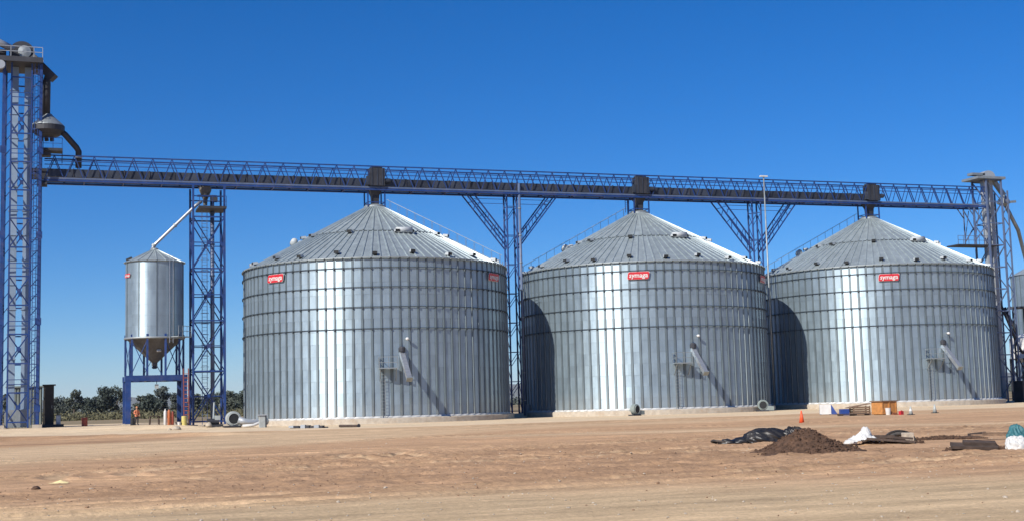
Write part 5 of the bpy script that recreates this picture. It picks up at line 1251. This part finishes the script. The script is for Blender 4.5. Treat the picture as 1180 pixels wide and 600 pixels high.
# loose clods all over the churned ground
def clods():
    r_ = random.Random(5); cv_ = []; cf = []
    ic = bmesh.new(); bmesh.ops.create_icosphere(ic, subdivisions=1, radius=1); iv = [q.co.copy() for q in ic.verts]; fi = [tuple(q.index for q in p.verts) for p in ic.faces]; ic.free()
    N = 26000; d = 17+np.array([r_.random() for _ in range(N)])**1.3*70; a = np.array([r_.uniform(-0.46, 0.46) for _ in range(N)])+0.33649
    xs = CAM.x+d*np.sin(a); ys = CAM.y+d*np.cos(a); rm = rough_mask(xs, ys); zs = height(xs, ys); kk = 0
    extra = np.exp(-((ys+38+0.25*(xs+36))/2.5)**2)*(xs < -14)
    for k in range(N):
        if r_.random() > 0.015+0.22*rm[k]+0.3*extra[k]: continue
        s_ = r_.uniform(0.010, 0.026)*(1.8 if r_.random() < 0.03 else 1); o = len(cv_)
        sq = (r_.uniform(.7, 1.4), r_.uniform(.7, 1.4), r_.uniform(.5, .9)); ca, sa = math.cos(k), math.sin(k)
        for q in iv:
            x, y = q.x*sq[0]*s_, q.y*sq[1]*s_; j = r_.uniform(.85, 1.12); cv_.append((xs[k]+(x*ca-y*sa)*j, ys[k]+(x*sa+y*ca)*j, zs[k]+(q.z*sq[2]+0.35)*s_*j))
        cf += [tuple(q+o for q in p) for p in fi]
    tag(ob('soil_clods', me_from('soil_clods', cv_, cf, 'clod_soil')), 'loose clods of brown soil scattered over the churned yard', 'clods', kind='stuff')
clods()
def stones():
    r_ = random.Random(15); cv_ = []; cf = []
    ic = bmesh.new(); bmesh.ops.create_icosphere(ic, subdivisions=1, radius=1); iv = [q.co.copy() for q in ic.verts]; fi = [tuple(q.index for q in p.verts) for p in ic.faces]; ic.free()
    N = 1500; d = 17+np.array([r_.random() for _ in range(N)])**1.2*60; a = np.array([r_.uniform(-0.46, 0.46) for _ in range(N)])+0.33649
    xs = CAM.x+d*np.sin(a); ys = CAM.y+d*np.cos(a); zs = height(xs, ys)
    for k in range(N):
        s_ = r_.uniform(0.010, 0.024)*(1.7 if r_.random() < 0.06 else 1); o = len(cv_); sq = (r_.uniform(.7, 1.4), r_.uniform(.7, 1.4), r_.uniform(.4, .8)); ca, sa = math.cos(k), math.sin(k)
        for q in iv:
            x, y = q.x*sq[0]*s_, q.y*sq[1]*s_; j = r_.uniform(.85, 1.15); cv_.append((xs[k]+(x*ca-y*sa)*j, ys[k]+(x*sa+y*ca)*j, zs[k]+(q.z*sq[2]+0.3)*s_*j))
        cf += [tuple(q+o for q in p) for p in fi]
    tag(ob('pebbles', me_from('pebbles', cv_, cf, 'stone')), 'small pale stones strewn over the yard', 'stones', kind='stuff')
stones()

# ------------------------------------------------------------------ trees on the plain behind
def leaf_quads(centres, size, m, name, seed):
    r_ = np.random.default_rng(seed); n = len(centres); c = np.asarray(centres)
    u = r_.normal(size=(n, 3)); u /= np.linalg.norm(u, axis=1)[:, None]; w_ = r_.normal(size=(n, 3)); w_ -= (w_*u).sum(1)[:, None]*u; w_ /= np.linalg.norm(w_, axis=1)[:, None]
    s_ = size*r_.uniform(0.6, 1.3, (n, 1)); a = u*s_; b_ = w_*s_*0.6
    v = np.stack([c-a, c-b_*.9, c+a, c+b_], 1).reshape(-1, 3)
    f = (np.arange(n*4).reshape(-1, 4)).tolist()
    return me_from(name, v.tolist(), f, m)
def tree(x, y, hh, wd, m, label, seed, kind=0):
    r_ = random.Random(seed); rr = np.random.default_rng(seed)
    t = thing('tree', (x, y, 0), label, 'tree', 'trees on the plain behind')
    b = MB(); th_ = hh*0.35; b.tube([(0, 0, -0.3), (0.1*r_.uniform(-1, 1), 0, th_*0.5), (0.3*r_.uniform(-1, 1), 0.2, th_), (0.5*r_.uniform(-1, 1), 0.2, hh*0.75)], [0.28, 0.22, 0.17, 0.05], 7)
    cl_ = []
    nl = 9 if kind == 0 else 7
    for k in range(nl):
        a = r_.uniform(0, 2*PI); hz_ = hh*(0.28+0.66*(k+0.5)/nl); rad = wd*0.5*r_.uniform(0.25, 0.85)*(1.0-0.55*abs((k+0.5)/nl-0.4))
        p = Vector((rad*math.cos(a), rad*math.sin(a), hz_)); cl_.append((p, wd*r_.uniform(0.20, 0.34)))
        b.tube([(0, 0, hz_*0.62), p*0.6+Vector((0, 0, hz_*0.34)), p], [0.10, 0.07, 0.03], 5)
    b.build('trunk', 'bark', t, smooth=True)
    pts = []
    for p, rad in cl_:
        n = int(130*(rad/1.6)**1.5)+90
        d = rr.normal(size=(n, 3)); d /= np.linalg.norm(d, axis=1)[:, None]; q = rr.random((n, 1))**0.45
        s_ = np.array([rad, rad, rad*0.75])
        pts.append(np.array(p)+d*q*s_+rr.normal(size=(n, 3))*0.14)
    ob('crown', leaf_quads(np.vstack(pts), 0.36, m, 'crown', seed), t)
def at_dir(px, d):   # a spot at distance d in the direction of column px of a 1180 px wide view
    a = math.atan((px-590)/1500)+0.33649; return CAM.x+d*math.sin(a), CAM.y+d*math.cos(a)
TREES = [(-30, 430, 8, 9, 0), (12, 440, 9, 8, 1), (66, 455, 6.5, 9, 2), (84, 440, 9.2, 5.5, 1), (101, 470, 7, 8, 0), (118, 445, 9.6, 7, 0), (133, 450, 9.8, 7.0, 1), (161, 460, 7, 5.5, 1),
         (172, 430, 6.8, 7, 0), (186, 450, 10.0, 6.0, 2), (203, 480, 8.2, 6, 2), (222, 455, 7.0, 6, 1), (243, 450, 6.8, 7, 0), (262, 440, 7.6, 7, 1), (279, 450, 8.2, 7, 0), (298, 445, 8.6, 8, 0), (325, 460, 8, 8, 1)]
TLAB = ['spreading tree partly hidden behind the foot of the tall blue tower', 'tree seen through the lattice of the tall blue tower', 'low rounded grey tree just beside the dark cabinet', 'slender tree rising above the low grey tree by the cabinet', 'broad dark tree left of the tall paired trees', 'tall dark tree, left one of a pair between tower and portal frame', 'tall dark tree, right one of a pair between tower and portal frame', 'small dark tree just behind the left portal leg',
        'dark round tree under the hopper silo, close to the left portal leg', 'tall pale green tree under the middle of the hopper silo', 'hazy tree right of the tall pale one under the hopper silo', 'dark tree seen between portal frame and support tower', 'dark low tree seen through the support tower', 'tree seen between the support tower legs and the first silo', 'tree touching the edge of the first big silo', 'tree hidden behind the edge of the first big silo', 'tree wholly screened by the first big silo']
for k, (px, d, hh, wd, mi) in enumerate(TREES[:-1]):
    x, y = at_dir(px, d); tree(x, y, hh, wd, ('leaf_dark', 'leaf_olive', 'leaf_grey')[mi], TLAB[k], 500+k, mi % 2)
# scrub in front of the trees and a far wooded line: nobody could count it
def scrub():
    rr = np.random.default_rng(9); P = []
    for k in range(420):
        px = rr.uniform(-60, 330); d = rr.uniform(330, 480); x, y = at_dir(px, d); s_ = rr.uniform(0.8, 2.2); n = int(60*s_)
        q = rr.normal(size=(n, 3))*np.array([s_*1.1, s_*1.1, s_*0.42]); q[:, 2] = np.abs(q[:, 2])
        P.append(q+np.array([x, y, 0.0]))
    tag(ob('scrub', leaf_quads(np.vstack(P), 0.34, 'scrub', 'scrub', 77)), 'olive scrub bushes in front of the far trees', 'scrub', kind='stuff')
    P = []
    for k in range(700):
        px = rr.uniform(-80, 1280); d = rr.uniform(700, 1100); x, y = at_dir(px, d); s_ = rr.uniform(1.5, 3.2); n = 60
        q = rr.normal(size=(n, 3))*np.array([s_*1.5, s_*1.5, s_*0.75]); q[:, 2] = np.abs(q[:, 2])
        P.append(q+np.array([x, y, 0.0]))
    tag(ob('far_treeline', leaf_quads(np.vstack(P), 0.85, 'leaf_grey', 'far_treeline', 78)), 'hazy far line of trees on the plain', 'treeline', kind='stuff')
scrub()

# ------------------------------------------------------------------ air
def haze():
    m = bpy.data.materials.new('haze'); m.use_nodes = True; nt = m.node_tree; nt.nodes.clear()
    o = nt.nodes.new('ShaderNodeOutputMaterial'); v = nt.nodes.new('ShaderNodeVolumePrincipled')
    v.inputs['Color'].default_value = (0.82, 0.90, 1.0, 1); v.inputs['Density'].default_value = 0.00003; v.inputs['Anisotropy'].default_value = 0.0
    nt.links.new(v.outputs[0], o.inputs['Volume'])
    b = MB(); b.box((0, 0, 148.5), (34000, 34000, 300)); me = b.mesh('haze', None); me.materials.append(m)
    tag(ob('haze', me, None, (CAM.x, CAM.y, 0)), 'thin pale haze over the plain', 'haze', kind='stuff')
haze()
